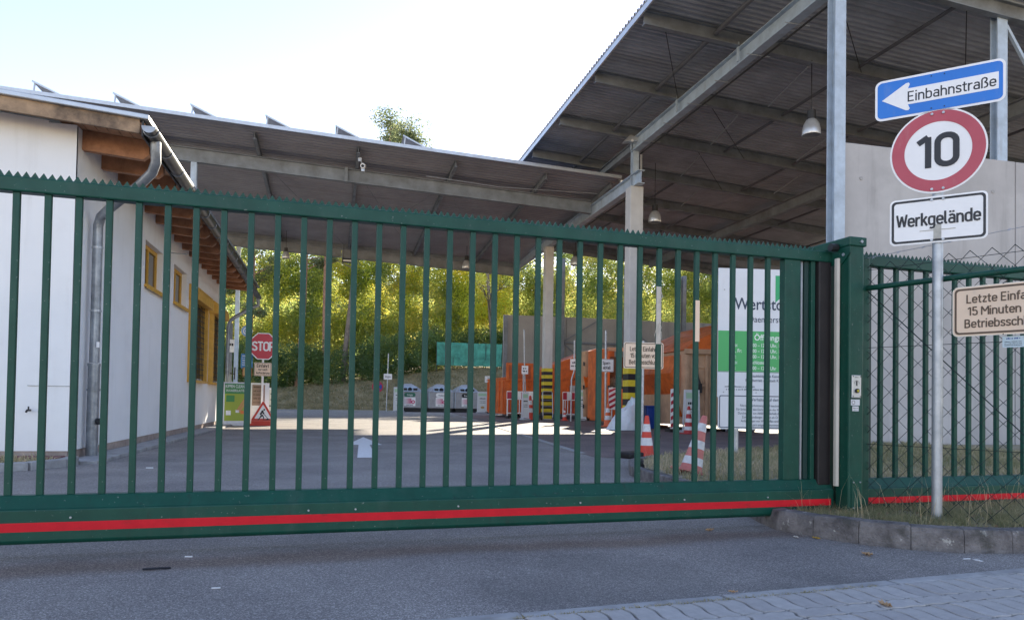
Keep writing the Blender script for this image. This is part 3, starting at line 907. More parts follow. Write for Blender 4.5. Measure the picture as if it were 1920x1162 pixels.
# sticker on the down pipe
st = B(G().box(-3.235, -3.195, 11.465, 11.468, 1.56, 1.64), 'sticker', M_WHITE)
# windows: two small recessed ones, two with yellow shutter boxes
def small_window(a, b_, c, d_):
    X = XW - .16
    fr = B(G().box(X, X + .05, a, b_, c, c + .08).box(X, X + .05, a, b_, d_ - .08, d_).box(X, X + .05, a, a + .08, c + .08, d_ - .08).box(X, X + .05, b_ - .08, b_, c + .08, d_ - .08).box(X, X + .05, (a + b_) / 2 - .04, (a + b_) / 2 + .04, c + .08, d_ - .08), 'window_frame', M_YELLOW)
    B(G().box(X + .012, X + .022, a + .08, b_ - .08, c + .08, d_ - .08), 'pane', M_GLASS)
    B(G().box(X + .05, XW + .07, a - .03, b_ + .03, c - .045, c - .002).box(XW + .045, XW + .07, a - .03, b_ + .03, c - .075, c - .045), 'window_sill', M_YELLOW)
small_window(*wins[0]); small_window(*wins[1])
def shutter_window(a, b_, c, d_):
    X = XW - .02
    f = G()
    for (y0, y1) in ((a - .06, a + .10), (b_ - .10, b_ + .06)):
        f.box(X - .1, X + .14, y0, y1, c - .05, d_ - .12)
    B(f, 'window_frame', M_YELLOW, bevel=.01)
    # rounded shutter box
    pr = [(X - .06, d_ - .12), (X + .26, d_ - .12), (X + .26, d_ + .08), (X + .22, d_ + .19), (X + .13, d_ + .25), (X - .06, d_ + .27)]
    B(G().ext([(x, a - .1, z) for x, z in pr], (0, b_ - a + .2, 0)), 'shutter_box', M_YELLOW, bevel=.012)
    B(G().box(X - .1, X + .18, a - .08, b_ + .08, c - .11, c - .05), 'window_sill', M_YELLOW, bevel=.008)
    mid = (a + b_) / 2
    B(G().box(X - .06, X + .02, mid - .05, mid + .05, c - .05, d_ - .12), 'mullion', M_YELLOW)
    for (y0, y1) in ((a + .10, mid - .05), (mid + .05, b_ - .10)):
        B(G().box(X - .05, X - .04, y0, y1, c - .05, d_ - .12), 'pane', M_GLASS)
    gr_ = G(); k = 0
    while c + .1 + k * .14 < d_ - .15:
        z = c + .1 + k * .14; gr_.box(X + .05, X + .065, a + .10, b_ - .10, z, z + .018); k += 1
    y = a + .25
    while y < b_ - .1:
        gr_.box(X + .066, X + .08, y, y + .018, c - .05, d_ - .12); y += .22
    tag(B(gr_, 'window_grille', M_DARK), kind='stuff')
shutter_window(*wins[2]); shutter_window(*wins[3])
# wall expansion line and small wall tap
B(G().box(-3.9, -3.40, YF - .012, YF - .001, 1.0, 1.008), 'movement_joint', M_ZINC)
B(G().tube([(-3.86, YF - .001, .68), (-3.86, YF - .1, .68), (-3.86, YF - .13, .66)], .014, 8).tube([(-3.86, YF - .06, .68), (-3.86, YF - .06, .73)], .01, 8), 'wall_tap', M_DARK)
# antenna like probe and its bracket under the eaves
B(G().tube([(XW, 17.0, 3.95), (XW + .35, 16.8, 3.9)], .012, 6), 'probe', M_GALV)

# ================================================================== CANOPY between the buildings
def cz(x, y): return 9.83 - .047 * (x - 1.23) - .046 * (y - 26)     # underside of the sheets
can = thing('canopy', 'long sloping corrugated steel canopy spanning the drive on I-beams', 'canopy', (-4.95, 28.2, 0))
CX, CY = -4.95, 28.2
def C(g, name, m, parent=can, **k):
    g.v = [(x - CX, y - CY, z) for x, y, z in g.v]
    return g.build(name, m, parent, **k)
def corr_sheet(x0, x1, wdt, period, ht, zf, y0):
    """one trapezoidal sheet: ribs along x, profile across y"""
    n = int(round(wdt / period)); pr = []
    for k in range(n):
        b0 = k * period
        pr += [(b0, 0), (b0 + period * .32, 0), (b0 + period * .5, ht), (b0 + period * .82, ht)]
    pr.append((wdt, 0))
    xs = [x0, (x0 + x1) / 2, x1]
    vs = []; nP = len(pr)
    for x in xs:
        for (yy, h) in pr:
            vs.append((x, y0 + yy, zf(x, y0 + yy) + h))
    for x in xs:
        for (yy, h) in pr:
            vs.append((x, y0 + yy, zf(x, y0 + yy) + h + .012))
    fs = []; O = 3 * nP
    for j in range(2):
        for i in range(nP - 1):
            a = j * nP + i
            fs.append((a, a + 1, a + nP + 1, a + nP))
            fs.append((O + a, O + a + nP, O + a + nP + 1, O + a + 1))
    for i in range(nP - 1):
        fs.append((i, O + i, O + i + 1, i + 1))
        a = 2 * nP + i
        fs.append((a, a + 1, O + a + 1, O + a))
    return G().add(vs, fs)
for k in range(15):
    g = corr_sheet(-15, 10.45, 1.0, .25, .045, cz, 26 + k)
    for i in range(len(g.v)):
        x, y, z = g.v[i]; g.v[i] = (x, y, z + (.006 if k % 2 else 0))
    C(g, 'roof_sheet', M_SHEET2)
for xr in (-13.1, -9.65, -6.2, -2.75, .75, 4.25, 7.7, 10.3):
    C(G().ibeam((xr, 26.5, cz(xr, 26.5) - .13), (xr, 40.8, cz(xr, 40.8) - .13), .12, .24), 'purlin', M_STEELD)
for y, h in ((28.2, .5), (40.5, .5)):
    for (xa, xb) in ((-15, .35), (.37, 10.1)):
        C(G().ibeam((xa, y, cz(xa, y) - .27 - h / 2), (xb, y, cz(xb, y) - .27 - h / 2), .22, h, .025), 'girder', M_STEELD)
C(G().ext([(-15, 40.72, cz(-15, 40.7) - .3), (10.4, 40.72, cz(10.4, 40.7) - .3), (10.4, 40.72, cz(10.4, 40.7) + .06), (-15, 40.72, cz(-15, 40.7) + .06)], (0, .04, 0)), 'back_fascia', M_STEELD)
C(G().box(.30, .42, 28.05, 28.35, cz(.36, 28.2) - .79, cz(.36, 28.2) - .25), 'splice_plate', M_STEELD)
C(G().ext([(-15, 25.93, cz(-15, 26) - .03), (10.5, 25.93, cz(10.5, 26) - .03), (10.5, 25.93, cz(10.5, 26) + .09), (-15, 25.93, cz(-15, 26) + .09)], (0, .06, 0)), 'edge_trim', M_TRIM)
for (x, y) in ((-4.95, 28.2), (-4.85, 40.5)):
    C(G().ibeam((x, y, 0), (x, y, cz(x, y) - .78), .2, .2), 'column', M_STEEL)
# thin bracing rods
for (p, q) in (((.75, 28.2), (4.25, 40.5)), ((4.25, 28.2), (.75, 40.5)), ((4.25, 28.2), (7.7, 40.5)), ((-2.75, 28.2), (.75, 40.5))):
    C(G().tube([(p[0], p[1], cz(*p) - .3), (q[0], q[1], cz(*q) - .3)], .012, 6), 'tie_rod', M_STEELD)
C(G().tube([(3.2, 26.8, cz(3.2, 27) - .62), (6, 27.0, cz(6, 27) - .6), (10.0, 27.2, cz(10, 27) - .28)], .014, 5), 'cable', M_GALV)

# solar rows on the canopy roof
sp = thing('solar_row', 'x', 'solar panel', (0, 0, 0))
def solar(x, idx, words_):
    z0 = cz(x, 27) + .1
    t = thing('solar_panel', words_, 'solar panel', (x, 26.6, z0), 0, 'solar panels on the canopy roof')
    g = G().ext([(0, 0, .56), (.92, 0, .14), (.935, 0, .17), (.015, 0, .59)], (0, 9, 0))
    g.build('panel', M_SOLAR, t)
    for yy in (0.0, 3.0, 6.0, 8.95):
        G().ext([(0.0, yy, .0), (.03, yy, .0), (.10, yy, .50), (.05, yy, .53)], (0, .03, 0)).build('support_leg', M_GALV, t)
        G().ext([(0, yy, 0), (.94, yy, -.045), (.94, yy, .0), (0, yy, .04)], (0, .03, 0)).build('base_rail', M_GALV, t)
    G().ext([(-.012, -.02, .545), (.94, -.02, .125), (.95, -.02, .175), (0, -.02, .60)], (0, .02, 0)).build('frame_edge', M_TRIM, t)
bpy.data.objects.remove(sp)
words_solar = ['tilted solar panel row at the far left above the white building', 'tilted solar panel row second from the left on the canopy', 'tilted solar panel row just right of the gutter end', 'tilted solar panel row left of the canopy camera', 'tilted solar panel row above the canopy camera', 'tilted solar panel row just right of the pine top above the canopy']
for i, x in enumerate((-9.6, -7.22, -4.84, -2.42, -.06, 2.32)):
    solar(x, i, words_solar[i])

# ================================================================== HALL (right)
def hz(x): return 10.74 - .077 * (x - 7.47)                    # underside of the hall sheets
hall = thing('hall', 'tall open steel hall with corrugated roof, concrete walls and pale columns', 'hall', (10.2, 13.5, 0))
def Hh(g, name, m, parent=hall, **k):
    g.v = [(x - 10.2, y - 13.5, z) for x, y, z in g.v]
    return g.build(name, m, parent, **k)
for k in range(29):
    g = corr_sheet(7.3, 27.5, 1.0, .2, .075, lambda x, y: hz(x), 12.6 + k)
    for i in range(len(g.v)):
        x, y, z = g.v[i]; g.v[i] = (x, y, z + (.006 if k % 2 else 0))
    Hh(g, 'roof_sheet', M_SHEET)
Hh(G().ext([(7.31, 12.6, hz(7.3) - .16), (7.36, 12.6, hz(7.3) - .16), (7.36, 12.6, hz(7.3) - .005), (7.31, 12.6, hz(7.3) - .005)], (0, 29, 0)), 'verge_trim', M_TRIM)
for y in (13.5, 17, 20.5, 24, 27.5, 31, 34.5, 38, 41.2):
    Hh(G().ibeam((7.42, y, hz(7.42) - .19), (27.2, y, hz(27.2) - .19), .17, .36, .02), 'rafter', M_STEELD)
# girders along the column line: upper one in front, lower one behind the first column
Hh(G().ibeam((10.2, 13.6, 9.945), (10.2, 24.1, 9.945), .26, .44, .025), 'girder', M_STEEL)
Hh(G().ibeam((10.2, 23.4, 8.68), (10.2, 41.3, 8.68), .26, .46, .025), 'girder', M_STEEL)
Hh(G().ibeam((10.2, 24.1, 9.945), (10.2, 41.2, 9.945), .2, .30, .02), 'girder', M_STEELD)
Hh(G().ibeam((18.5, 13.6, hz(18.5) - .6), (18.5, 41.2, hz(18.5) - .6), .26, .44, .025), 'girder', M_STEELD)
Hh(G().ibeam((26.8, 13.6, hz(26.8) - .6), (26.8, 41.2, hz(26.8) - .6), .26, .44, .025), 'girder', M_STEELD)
for y in (17.0, 20.5, 24.0):
    Hh(G().box(10.05, 10.09, y - .02, y + .06, 9.80, 10.30), 'stiffener', M_STEEL)
M_STRUT = mat('strut_steel', (.13, .135, .15), .55, metal=.2, var=(2, .2))
# fly braces and bracing tubes under the roof
for y0 in (13.5, 17, 20.5, 24, 27.5, 31, 34.5):
    Hh(G().tube([(9.35, y0 + .1, hz(9.35) - .22), (9.35, y0 + 3.4, hz(9.35) - .22)], .06, 8), 'strut', M_STRUT)
    for x in (13.6, 16.4, 20.5, 24.0):
        if (y0 + x) % 2 < 1.6:
            Hh(G().tube([(x, y0 + .15, hz(x) - .25), (x, y0 + 3.35, hz(x) - .25)], .045, 8), 'strut', M_STRUT)
for i, (x, y) in enumerate(((12.2, 17), (14.6, 17), (12.2, 20.5), (12.8, 24), (15.6, 20.5), (14.6, 27.5), (17.0, 24))):
    Hh(G().tube([(x, y + .1, hz(x) - .42), (x + .5, y + 2.7, hz(x) - .42)], .022, 6), 'cable_tray', M_GALV)
for (a, b_) in (((10.3, 13.6), (13.8, 17)), ((13.8, 13.6), (17.2, 17)), ((11.2, 20.5), (14.5, 24)), ((12.6, 24), (15.6, 27.5)), ((8.0, 17.0), (10.1, 20.5))):
    Hh(G().tube([(a[0], a[1], hz(a[0]) - .33), (b_[0], b_[1], hz(b_[0]) - .33)], .012, 5), 'tie_rod', M_DARK)
for y in (14.8, 16.4, 18.0, 19.6, 21.2, 22.8, 28.5, 30.5, 33):
    Hh(G().tube([(9.95, y, 9.70 if y < 24 else 8.42), (10.6, y, 9.70 if y < 24 else 8.42)], .012, 5), 'clamp', M_GALV)
Hh(G().tube([(10.42, 13.6, 9.68), (10.42, 24, 9.68), (10.42, 24.3, 8.4), (10.42, 41, 8.4)], .025, 6), 'cable', M_DARK)
# concrete columns with hazard bands
def column(y, top, wd, bands, z0, z1):
    c = Hh(G().box(10.2 - wd / 2, 10.2 + wd / 2, y - wd / 2, y + wd / 2, 0, top), 'column', M_COLUMN, bevel=.02)
    n = bands; h = (z1 - z0) / n
    for k in range(n):
        e = wd / 2 + .008
        g = G().box(-e, e, -e, e, z0 + k * h, z0 + (k + 1) * h)
        g.v = [(x, yy + y - 13.5, z) for x, yy, z in g.v]
        g.build('hazard_band', M_YBLK if k % 2 == 0 else M_INK, c)
column(24.0, 8.45, .48, 9, .15, 2.12)
column(34.5, 8.45, .42, 15, .05, 2.5)
Hh(G().ibeam((10.2, 24.0, 8.45), (10.2, 24.0, 10.2), .22, .22, .02), 'post', M_STEEL)
Hh(G().ibeam((10.2, 34.5, 8.92), (10.2, 34.5, 10.2), .2, .2, .02), 'post', M_STEEL)
Hh(G().box(10.36, 10.46, 23.9, 24.1, 8.9, 9.62), 'junction_box', M_GALV)
for k in range(4):
    Hh(G().tube([(10.44, 23.88 + .03 * k, 9.6), (10.45, 23.87 + .03 * k, 9.0), (10.38, 23.85 + .04 * k, 8.6)], .008, 5), 'cable', M_DARK)
# front concrete wall panels
x = 10.36; i = 0
while x < 27:
    x1 = min(x + 4.72, 27.4)
    Hh(G().box(x, x1 - .025, 13.5, 13.72, -.02, 6.54 - .004 * i), 'wall_panel', M_CONC, bevel=.012)
    for zz in (.8, 5.8):
        for xx in (x + .6, x1 - .65):
            Hh(G().tube([(xx, 13.5, zz), (xx, 13.485, zz)], .04, 10), 'anchor_cap', M_SLAB)
    x += 4.72; i += 1
# steel posts on the front
Hh(G().ibeam((10.27, 13.42, 0), (10.27, 13.42, 10.3), .26, .26, .02), 'post', M_STEEL)
Hh(G().ibeam((14.72, 13.62, 6.54), (14.72, 13.62, 10.0), .28, .2, .02), 'post', M_STEEL)
Hh(G().ibeam((19.4, 13.62, 6.54), (19.4, 13.62, 9.7), .28, .2, .02), 'post', M_STEEL)
Hh(G().bar((14.9, 13.6, 9.7), (16.6, 13.6, 7.3), .07, .07), 'wind_brace', M_STEEL)
Hh(G().bar((14.5, 13.45, 10.28), (27, 13.45, 10.28 - .077 * 12.5), .1, .2), 'front_rail', M_STEEL)
# back and right walls
x = 10.25
for k in range(4):
    Hh(G().box(x, x + 4.05, 44.2, 44.42, -.02, 6.2 + .02 * (k % 2)), 'wall_panel', M_CONCD, bevel=.01); x += 4.07
for k in range(7):
    Hh(G().box(26.6, 26.8, 14 + k * 4.35, 14 + k * 4.35 + 4.33, -.02, 6.9), 'wall_panel', M_CONCD, bevel=.01)
for xx in (13.9, 18.2, 22.2):
    Hh(G().ibeam((xx, 43.9, 0), (xx, 43.9, hz(xx) - .4), .26, .26, .02), 'post', M_STEELD)
Hh(G().ibeam((10.3, 43.9, 0), (10.3, 43.9, 6.1), .2, .2, .02), 'post', M_STEELD)
for (p, q) in (((14.1, 4.6), (22.2, 4.6)), ):
    Hh(G().bar((p[0], 43.95, p[1]), (q[0], 43.95, q[1]), .1, .12), 'wall_rail', M_STEELD)
for (p, q) in (((14.1, 4.7), (16.4, 6.1)), ((18.0, 6.1), (19.8, 4.7)), ((14.1, 4.5), (15.6, 3.2))):
    Hh(G().bar((p[0], 43.95, p[1]), (q[0], 43.95, q[1]), .06, .06), 'wall_brace', M_STEELD)
Hh(G().ext([(7.4, 41.42, hz(7.4) - .62), (27, 41.42, hz(27) - .62), (27, 41.42, hz(27) + .03), (7.4, 41.42, hz(7.4) + .03)], (0, .05, 0)), 'back_fascia', M_STEELD)

# ================================================================== SLIDING GATE
GO = (-1.741, 4.585); GRZ = atan2(.0671, .99775)
gate = thing('sliding_gate', 'long dark green sliding gate with upright bars, toothed top and red stripe', 'gate', (GO[0], GO[1], 0), GRZ)
S0, S1 = -2.6, 5.50
def beam_profile(x0, x1, parent, tail=False):
    pr = [(-.035, .08), (-.055, .10), (-.055, .145), (-.055, .270), (-.043, .276), (-.004, .345), (.060, .345), (.095, .272), (.095, .10), (.075, .08)]
    G().ext([(x0, y, z) for y, z in pr], (x1 - x0, 0, 0)).build('bottom_beam', M_GREEN, parent, bevel=.006)
    G().ext([(x0, -.0585, .152), (x1 - .03, -.0585, .152), (x1 - .03, -.0585, .201), (x0, -.0585, .201)], (0, .003, 0)).build('red_stripe', M_RED, parent)
    G().ext([(x0, -.02, 2.018), (x1, -.02, 2.018), (x1, -.02, 2.102), (x0, -.02, 2.102)], (0, .08, 0)).build('top_rail', M_GREEN, parent, bevel=.008)
    # saw-toothed strip cut from one sheet
    pts = [(x0, 2.1035), ]
    k = 0; st = .042
    low, pk = [], []
    x = x0
    vs = []; fs = []
    while x + st <= x1 - (0 if tail else .08):
        h = .030 + rnd.uniform(-.0015, .0015)
        o = len(vs)
        for yy in (.012, .018):
            vs += [(x + .002, yy, 2.1035), (x + st - .002, yy, 2.1035), (x + st - .002, yy, 2.108), (x + st / 2 + rnd.uniform(-.001, .001), yy, 2.108 + h), (x + .002, yy, 2.108)]
        fs += [(o, o + 1, o + 2, o + 3, o + 4), (o + 9, o + 8, o + 7, o + 6, o + 5)]
        fs += [(o + i, o + 5 + i, o + 5 + (i + 1) % 5, o + (i + 1) % 5) for i in range(5)]
        x += st
    tag(G().add(vs, fs).build('toothed_strip', M_GREEN, parent), kind='stuff')
beam_profile(S0, S1, gate)
bm = G().box(-.018, .018, 0, .03, .343, 2.02).mesh('baluster', M_GREEN)
sb = .024 - .1535 * 16
BAL = {}
k = 0
while sb < 5.0:
    BAL[k] = put('baluster', bm, gate, (sb, rnd.uniform(-.001, .001), 0), bevel=.004)
    sb += .15355; k += 1
# closing end of the leaf
G().box(5.078, 5.222, -.005, .06, .343, 2.02).build('end_post', M_GREEN, gate, bevel=.006)
G().box(5.255, 5.268, .03, .045, .343, 2.02).build('guide_strip', M_GALV, gate)
G().box(5.275, 5.312, .02, .05, .343, 2.02).build('baluster', M_GREEND, gate)
G().box(5.325, 5.362, .0, .05, .343, 2.02).build('baluster', M_GREEN, gate, bevel=.004)
G().box(5.372, 5.49, -.03, .07, .30, 2.017).build('rubber_buffer', M_BLACK, gate, bevel=.01)
# rust and old paper tape left on two bars
G().box(-.0185, .0185, -.004, 0, 0, .41).build('tape_strip', M_CREAM, gate, loc=(4.021 - .012, 0, 1.33))
G().box(-.016, .018, -.004, 0, 0, .30).build('tape_strip', M_IVORY, gate, loc=(4.325, 0, 1.36))
for k_ in range(9):
    a = rnd.uniform(0, 6); x = 4.012 + rnd.uniform(-.02, .02); z = rnd.uniform(1.3, 1.72)
    G().tube([(x, -.006, z), (x + .015 * cos(a), -.012, z - .04), (x - .02, -.008, z - .09)], .0016, 4).build('tape_thread', M_CREAM, gate)
for x in (.35, 1.62, 1.9, 2.55, 3.4, 4.2, 4.9):
    G().tube([(x, -.055, .225), (x, -.064, .225)], .006, 8).build('rivet', M_GALV, gate)
# counterweight tail of the same gate behind the fence
tail = gate
beam_profile(5.80, 9.6, tail, True)
sb = 6.005
while sb < 9.5:
    put('baluster', bm, tail, (sb, 0, 0), bevel=.004); sb += .1535
G().box(5.84, 5.90, .0, .05, .343, 2.02).build('end_post', M_GREEND, tail)

# ------------------------------------------------------------------ guide post
post = thing('gate_post', 'dark green steel gate post with capped top and key switch', 'gate post', (GO[0], GO[1], 0), GRZ)
G().box(5.505, 5.640, -.20, -.062, -.02, 2.17).build('column', M_GREEN, post, bevel=.012)
G().box(5.641, 5.775, -.115, -.066, -.02, 2.06).build('flange', M_GREEN, post, bevel=.006)
G().box(5.53, 5.77, .115, .26, -.02, 2.17).build('column', M_GREEN, post, bevel=.012)
G().box(5.495, 5.655, -.212, .27, 2.115, 2.185).build('cap', M_GREEN, post, bevel=.008)
G().ext([(5.4945, -.212, 2.112), (5.4945, -.212, 2.06), (5.4945, -.13, 1.99), (5.4945, .02, 1.99), (5.4945, .02, 2.112)], (.008, 0, 0)).build('gusset', M_GREEN, post)
for (y, z) in ((-.15, 2.055), ):
    G().tube([(5.4945, y, z), (5.486, y, z)], .012, 8).build('bolt', M_GALV, post)
G().tube([(5.60, -.212, 2.15), (5.60, -.222, 2.15)], .012, 8).build('bolt', M_GALV, post)
G().tube([(5.43, -.08, 2.12), (5.49, -.08, 2.12)], .03, 10).build('guide_roller', M_DARK, post)
G().box(5.497, 5.5045, -.19, -.07, .1, .12).build('weld_plate', M_GREEN, post)
G().ext([(5.472, -.075, .30), (5.472, -.105, .30), (5.488, -.118, .30), (5.5035, -.105, .30), (5.5035, -.075, .30)], (0, 0, 1.735)).build('safety_edge', M_CREAM, post, bevel=.005)
G().box(5.53, 5.62, -.206, -.2005, .13, .36).build('access_plate', M_GREEN, post, bevel=.002)
for (x, z) in ((5.545, .34), (5.605, .34), (5.545, .15), (5.605, .15)):
    G().tube([(x, -.206, z), (x, -.212, z)], .006, 8).build('screw', M_GALV, post)
ks = G().box(5.522, 5.606, -.214, -.2005, .972, 1.142).build('key_switch', mat('switch_plate', (.62, .62, .6), .35, metal=.4), post, bevel=.004)
G().tube([(5.563, -.214, 1.024), (5.563, -.226, 1.024)], .017, 16).build('lock_cylinder', M_DARK, ks)
G().tube([(5.563, -.226, 1.024), (5.563, -.23, 1.024)], .009, 12).build('keyhole', M_YBLK, ks)
G().box(5.557, 5.569, -.2155, -.2142, 1.062, 1.098).build('symbol', M_INK, ks)
for a in range(7):
    t = pi * a / 6
    G().cbox((5.563 + .022 * cos(t), -.2150, 1.08 + .022 * sin(t)), (.006, .001, .004)).build('mark', M_INK, ks)
for (x, z) in ((5.53, 1.132), (5.598, 1.132), (5.53, .982), (5.598, .982)):
    G().tube([(x, -.214, z), (x, -.2165, z)], .0045, 8).build('screw', M_DARK, ks)
scribble(ks, 5.563, 1.125, .035, .006, -.2151, M_INK)
G().box(5.522, 5.602, -.2035, -.2005, .915, .96).build('label_plate', M_PAPER, post)
G().box(5.535, 5.592, -.2035, -.2005, .872, .909).build('label_plate', M_PAPER, post)
scribble(post, 5.563, .895, .045, .006, -.2042, M_INKB)
scribble(post, 5.563, .882, .035, .004, -.2042, M_INKB)
ring('symbol', circ(.015, 16), circ(.012, 16), -.2042, .0006, M_INKB, post, 5.543, .937)

# ------------------------------------------------------------------ chain-link fence
FA = Vector((4.005, 4.86, 0)); FB = Vector((4.445, 3.93, 0))
fdir = (FB - FA).normalized(); FRZ = atan2(fdir.y, fdir.x)
FL = 2.6
fence = thing('chain_link_fence', 'green chain-link fence with barbed wire and rail beside the gate post', 'fence', (FA.x, FA.y, 0), FRZ)
M_WIRE = mat('wire_green', (.02, .035, .035), .45, metal=.4)
# woven diamond mesh: each wire is a zigzag
px_, pz_ = .068, .070
g = G(); r_ = .0027
nz = 27
k = 0
while k * px_ / 1.0 < FL:
    x = k * px_
    pts = []
    for j in range(nz + 1):
        xx = x + (px_ * .5 if (j + k) % 2 else -px_ * .5)
        pts.append((xx, -.002 if k % 2 else .002, .10 + j * pz_ * 1.01))
    g.tube(pts, r_, 4, cap=False)
    k += 1
tag(g.build('wire_mesh', M_WIRE, fence), kind='stuff')
G().tube([(-.05, 0, 1.82), (FL, 0, 1.86)], .021, 10).build('rail', M_GREEN, fence, smooth=True)
G().tube([(0, .008, 1.80), (1.15, .008, .62)], .004, 5).build('tension_wire', M_WIRE, fence)
for z in (.62, 1.36, 1.96):
    G().tube([(0, .008, z), (FL, .008, z)], .0022, 5).build('tension_wire', M_WIRE, fence)
bw = G().tube([(-.06, 0, 2.05), (.5, 0, 2.085), (FL, 0, 2.22)], .0022, 5).build('barbed_wire', M_GALV, fence)
for i in range(14):
    x = .05 + i * .18; z = 2.05 + (x * .07 if x < .5 else .035 + (x - .5) * .0643)
    G().tube([(x - .008, -.012, z - .012), (x + .008, .012, z + .012)], .0016, 4).build('barb', M_GALV, bw)
    G().tube([(x + .008, -.012, z - .010), (x - .008, .012, z + .010)], .0016, 4).build('barb', M_GALV, bw)
G().tube([(FL - .05, .03, 0), (FL - .05, .03, 2.25)], .03, 10).build('fence_post', M_GREEN, fence, smooth=True)

# ------------------------------------------------------------------ signs
def sign_panel(parent, w, h, cz_, mface, medge, mborder, y0, r=.02, bw_=.012, inset=.012, name='panel'):
    p = plate(name, rrect(w, h, r), y0, .003, medge, parent, 0, cz_)
    plate('face', rrect(w - .012, h - .012, max(r - .006, .004)), y0 - .0012, .001, mface, p, 0, cz_)
    if mborder:
        ring('border', rrect(w - 2 * inset, h - 2 * inset, max(r - inset * .5, .005)), rrect(w - 2 * inset - 2 * bw_, h - 2 * inset - 2 * bw_, max(r - inset * .5 - bw_ * .6, .003)), y0 - .0024, .001, mborder, p, 0, cz_)
    return p

SRZ = -radians(46.4)
sp_ = thing('speed_limit_sign', 'galvanised pole with one-way arrow, speed limit 10 and Werkgelände signs on the verge', 'road sign', (4.155, 4.335, 0), SRZ)
G().tube([(0, 0, .05), (0, 0, 3.18)], .034, 16).build('pole', M_GALV, sp_, smooth=True)
# lower plate
wp = sign_panel(sp_, .60, .33, 2.235, M_WHITE, M_WHITE, M_INK, -.045, r=.035, bw_=.016, inset=.012)
din('Werkgelände', .092, wp, 0.0, 2.243, -.0488, M_INK, sw=.15, xs=.98)
for (x, z) in ((-.035, 2.375), (.035, 2.375), (-.035, 2.09), (.035, 2.09)):
    G().tube([(x, -.045, z), (x, -.056, z)], .009, 8).build('bolt', M_GALV, wp)
M_TAPE = mat('old_tape', (.5, .48, .42), .6, var=(20, .2))
G().box(-.024, .024, -.0487, -.0475, 2.10, 2.20).box(-.005, .003, -.0495, -.0488, 2.10, 2.165).build('tape_remains', M_TAPE, wp)
G().box(-.11, .11, -.0487, -.0477, 2.158, 2.163).build('scratch', M_TAPE, wp)
# round limit
rp = plate('round_plate', circ(.30, 64), -.045, .003, M_WHITE, sp_, 0, 2.72)
ring('red_ring', circ(.288, 64), circ(.208, 64), -.0474, .002, M_SIGNRED2, rp, 0, 2.72)
din('10', .235, rp, -.005, 2.722, -.0478, M_INK, sw=.17, xs=1.12)
for (x, z) in ((-.035, 2.985), (.035, 2.985), (-.035, 2.45), (.035, 2.45)):
    G().tube([(x, -.047, z), (x, -.058, z)], .009, 8).build('bolt', M_GALV, rp)
# one-way plate
op = plate('one_way_plate', rrect(.80, .295, .045), -.045, .003, M_WHITE, sp_, 0, 3.145)
plate('blue_face', rrect(.768, .263, .032), -.0468, .0016, M_BLUE, op, 0, 3.145)
ar = [(-.355, 0), (-.200, .098), (-.183, .1), (-.175, .088), (-.187, .058), (.36, .058), (.36, -.058), (-.187, -.058), (-.175, -.088), (-.183, -.1), (-.200, -.098)]
plate('arrow', [(x, z) for x, z in ar], -.0486, .0016, M_WHITE, op, 0, 3.145)
din('Einbahnstraße', .075, op, .078, 3.143, -.0492, M_INK, sw=.125, xs=1.12)
for z in (3.03, 3.26):
    for x in (-.04, .04):
        G().tube([(x, -.0475, z), (x, -.052, z)], .004, 8).build('rivet', M_DARK, op)
for z in (2.12, 2.36, 2.48, 2.95, 3.05, 3.16):
    G().tube([(0, 0, z), (0, 0, z + .03)], .038, 14).box(-.05, .05, -.042, -.034, z, z + .03).build('clamp', M_GALV, sp_)

# last-entry sign wired to the fence
ls = thing('notice_sign', 'ivory last-entry notice wired onto the chain-link fence at right edge', 'sign', (FA.x + fdir.x * .94 - .03, FA.y + fdir.y * .94 - .01, 0), FRZ)
lp = sign_panel(ls, .62, .345, 1.575, M_IVORY, M_IVORYE, M_INKB, -.03, r=.035, bw_=.013, inset=.014)
for s_, z in (('Letzte Einfahrt', 1.66), ('15 Minuten vor', 1.575), ('Betriebsschluss', 1.49)):
    din(s_, .06, lp, 0, z, -.0337, M_INKB, sw=.15, xs=1.12)
for (x, z) in ((-.30, 1.735), (0, 1.745), (0, 1.405), (.28, 1.735)):
    G().tube([(x, -.036, z), (x + .01, .0, z + .02), (x, .01, z)], .003, 5).build('wire_tie', M_DARK, lp)
wl = thing('notice_plate', 'small white fence-maker plate hanging below the ivory notice on the fence', 'sign', (FA.x + fdir.x * .985 - .02, FA.y + fdir.y * .985 - .01, 0), FRZ)
np_ = plate('plate', rrect(.125, .075, .004), -.012, .002, mat('plate_pale_blue', (.55, .66, .7), .45), wl, 0, 1.355)
scribble(np_, 0, 1.376, .08, .011, -.0128, M_BINBLUE)
for z in (1.355, 1.343, 1.331):
    scribble(np_, 0, z, .1, .006, -.0128, M_INK)

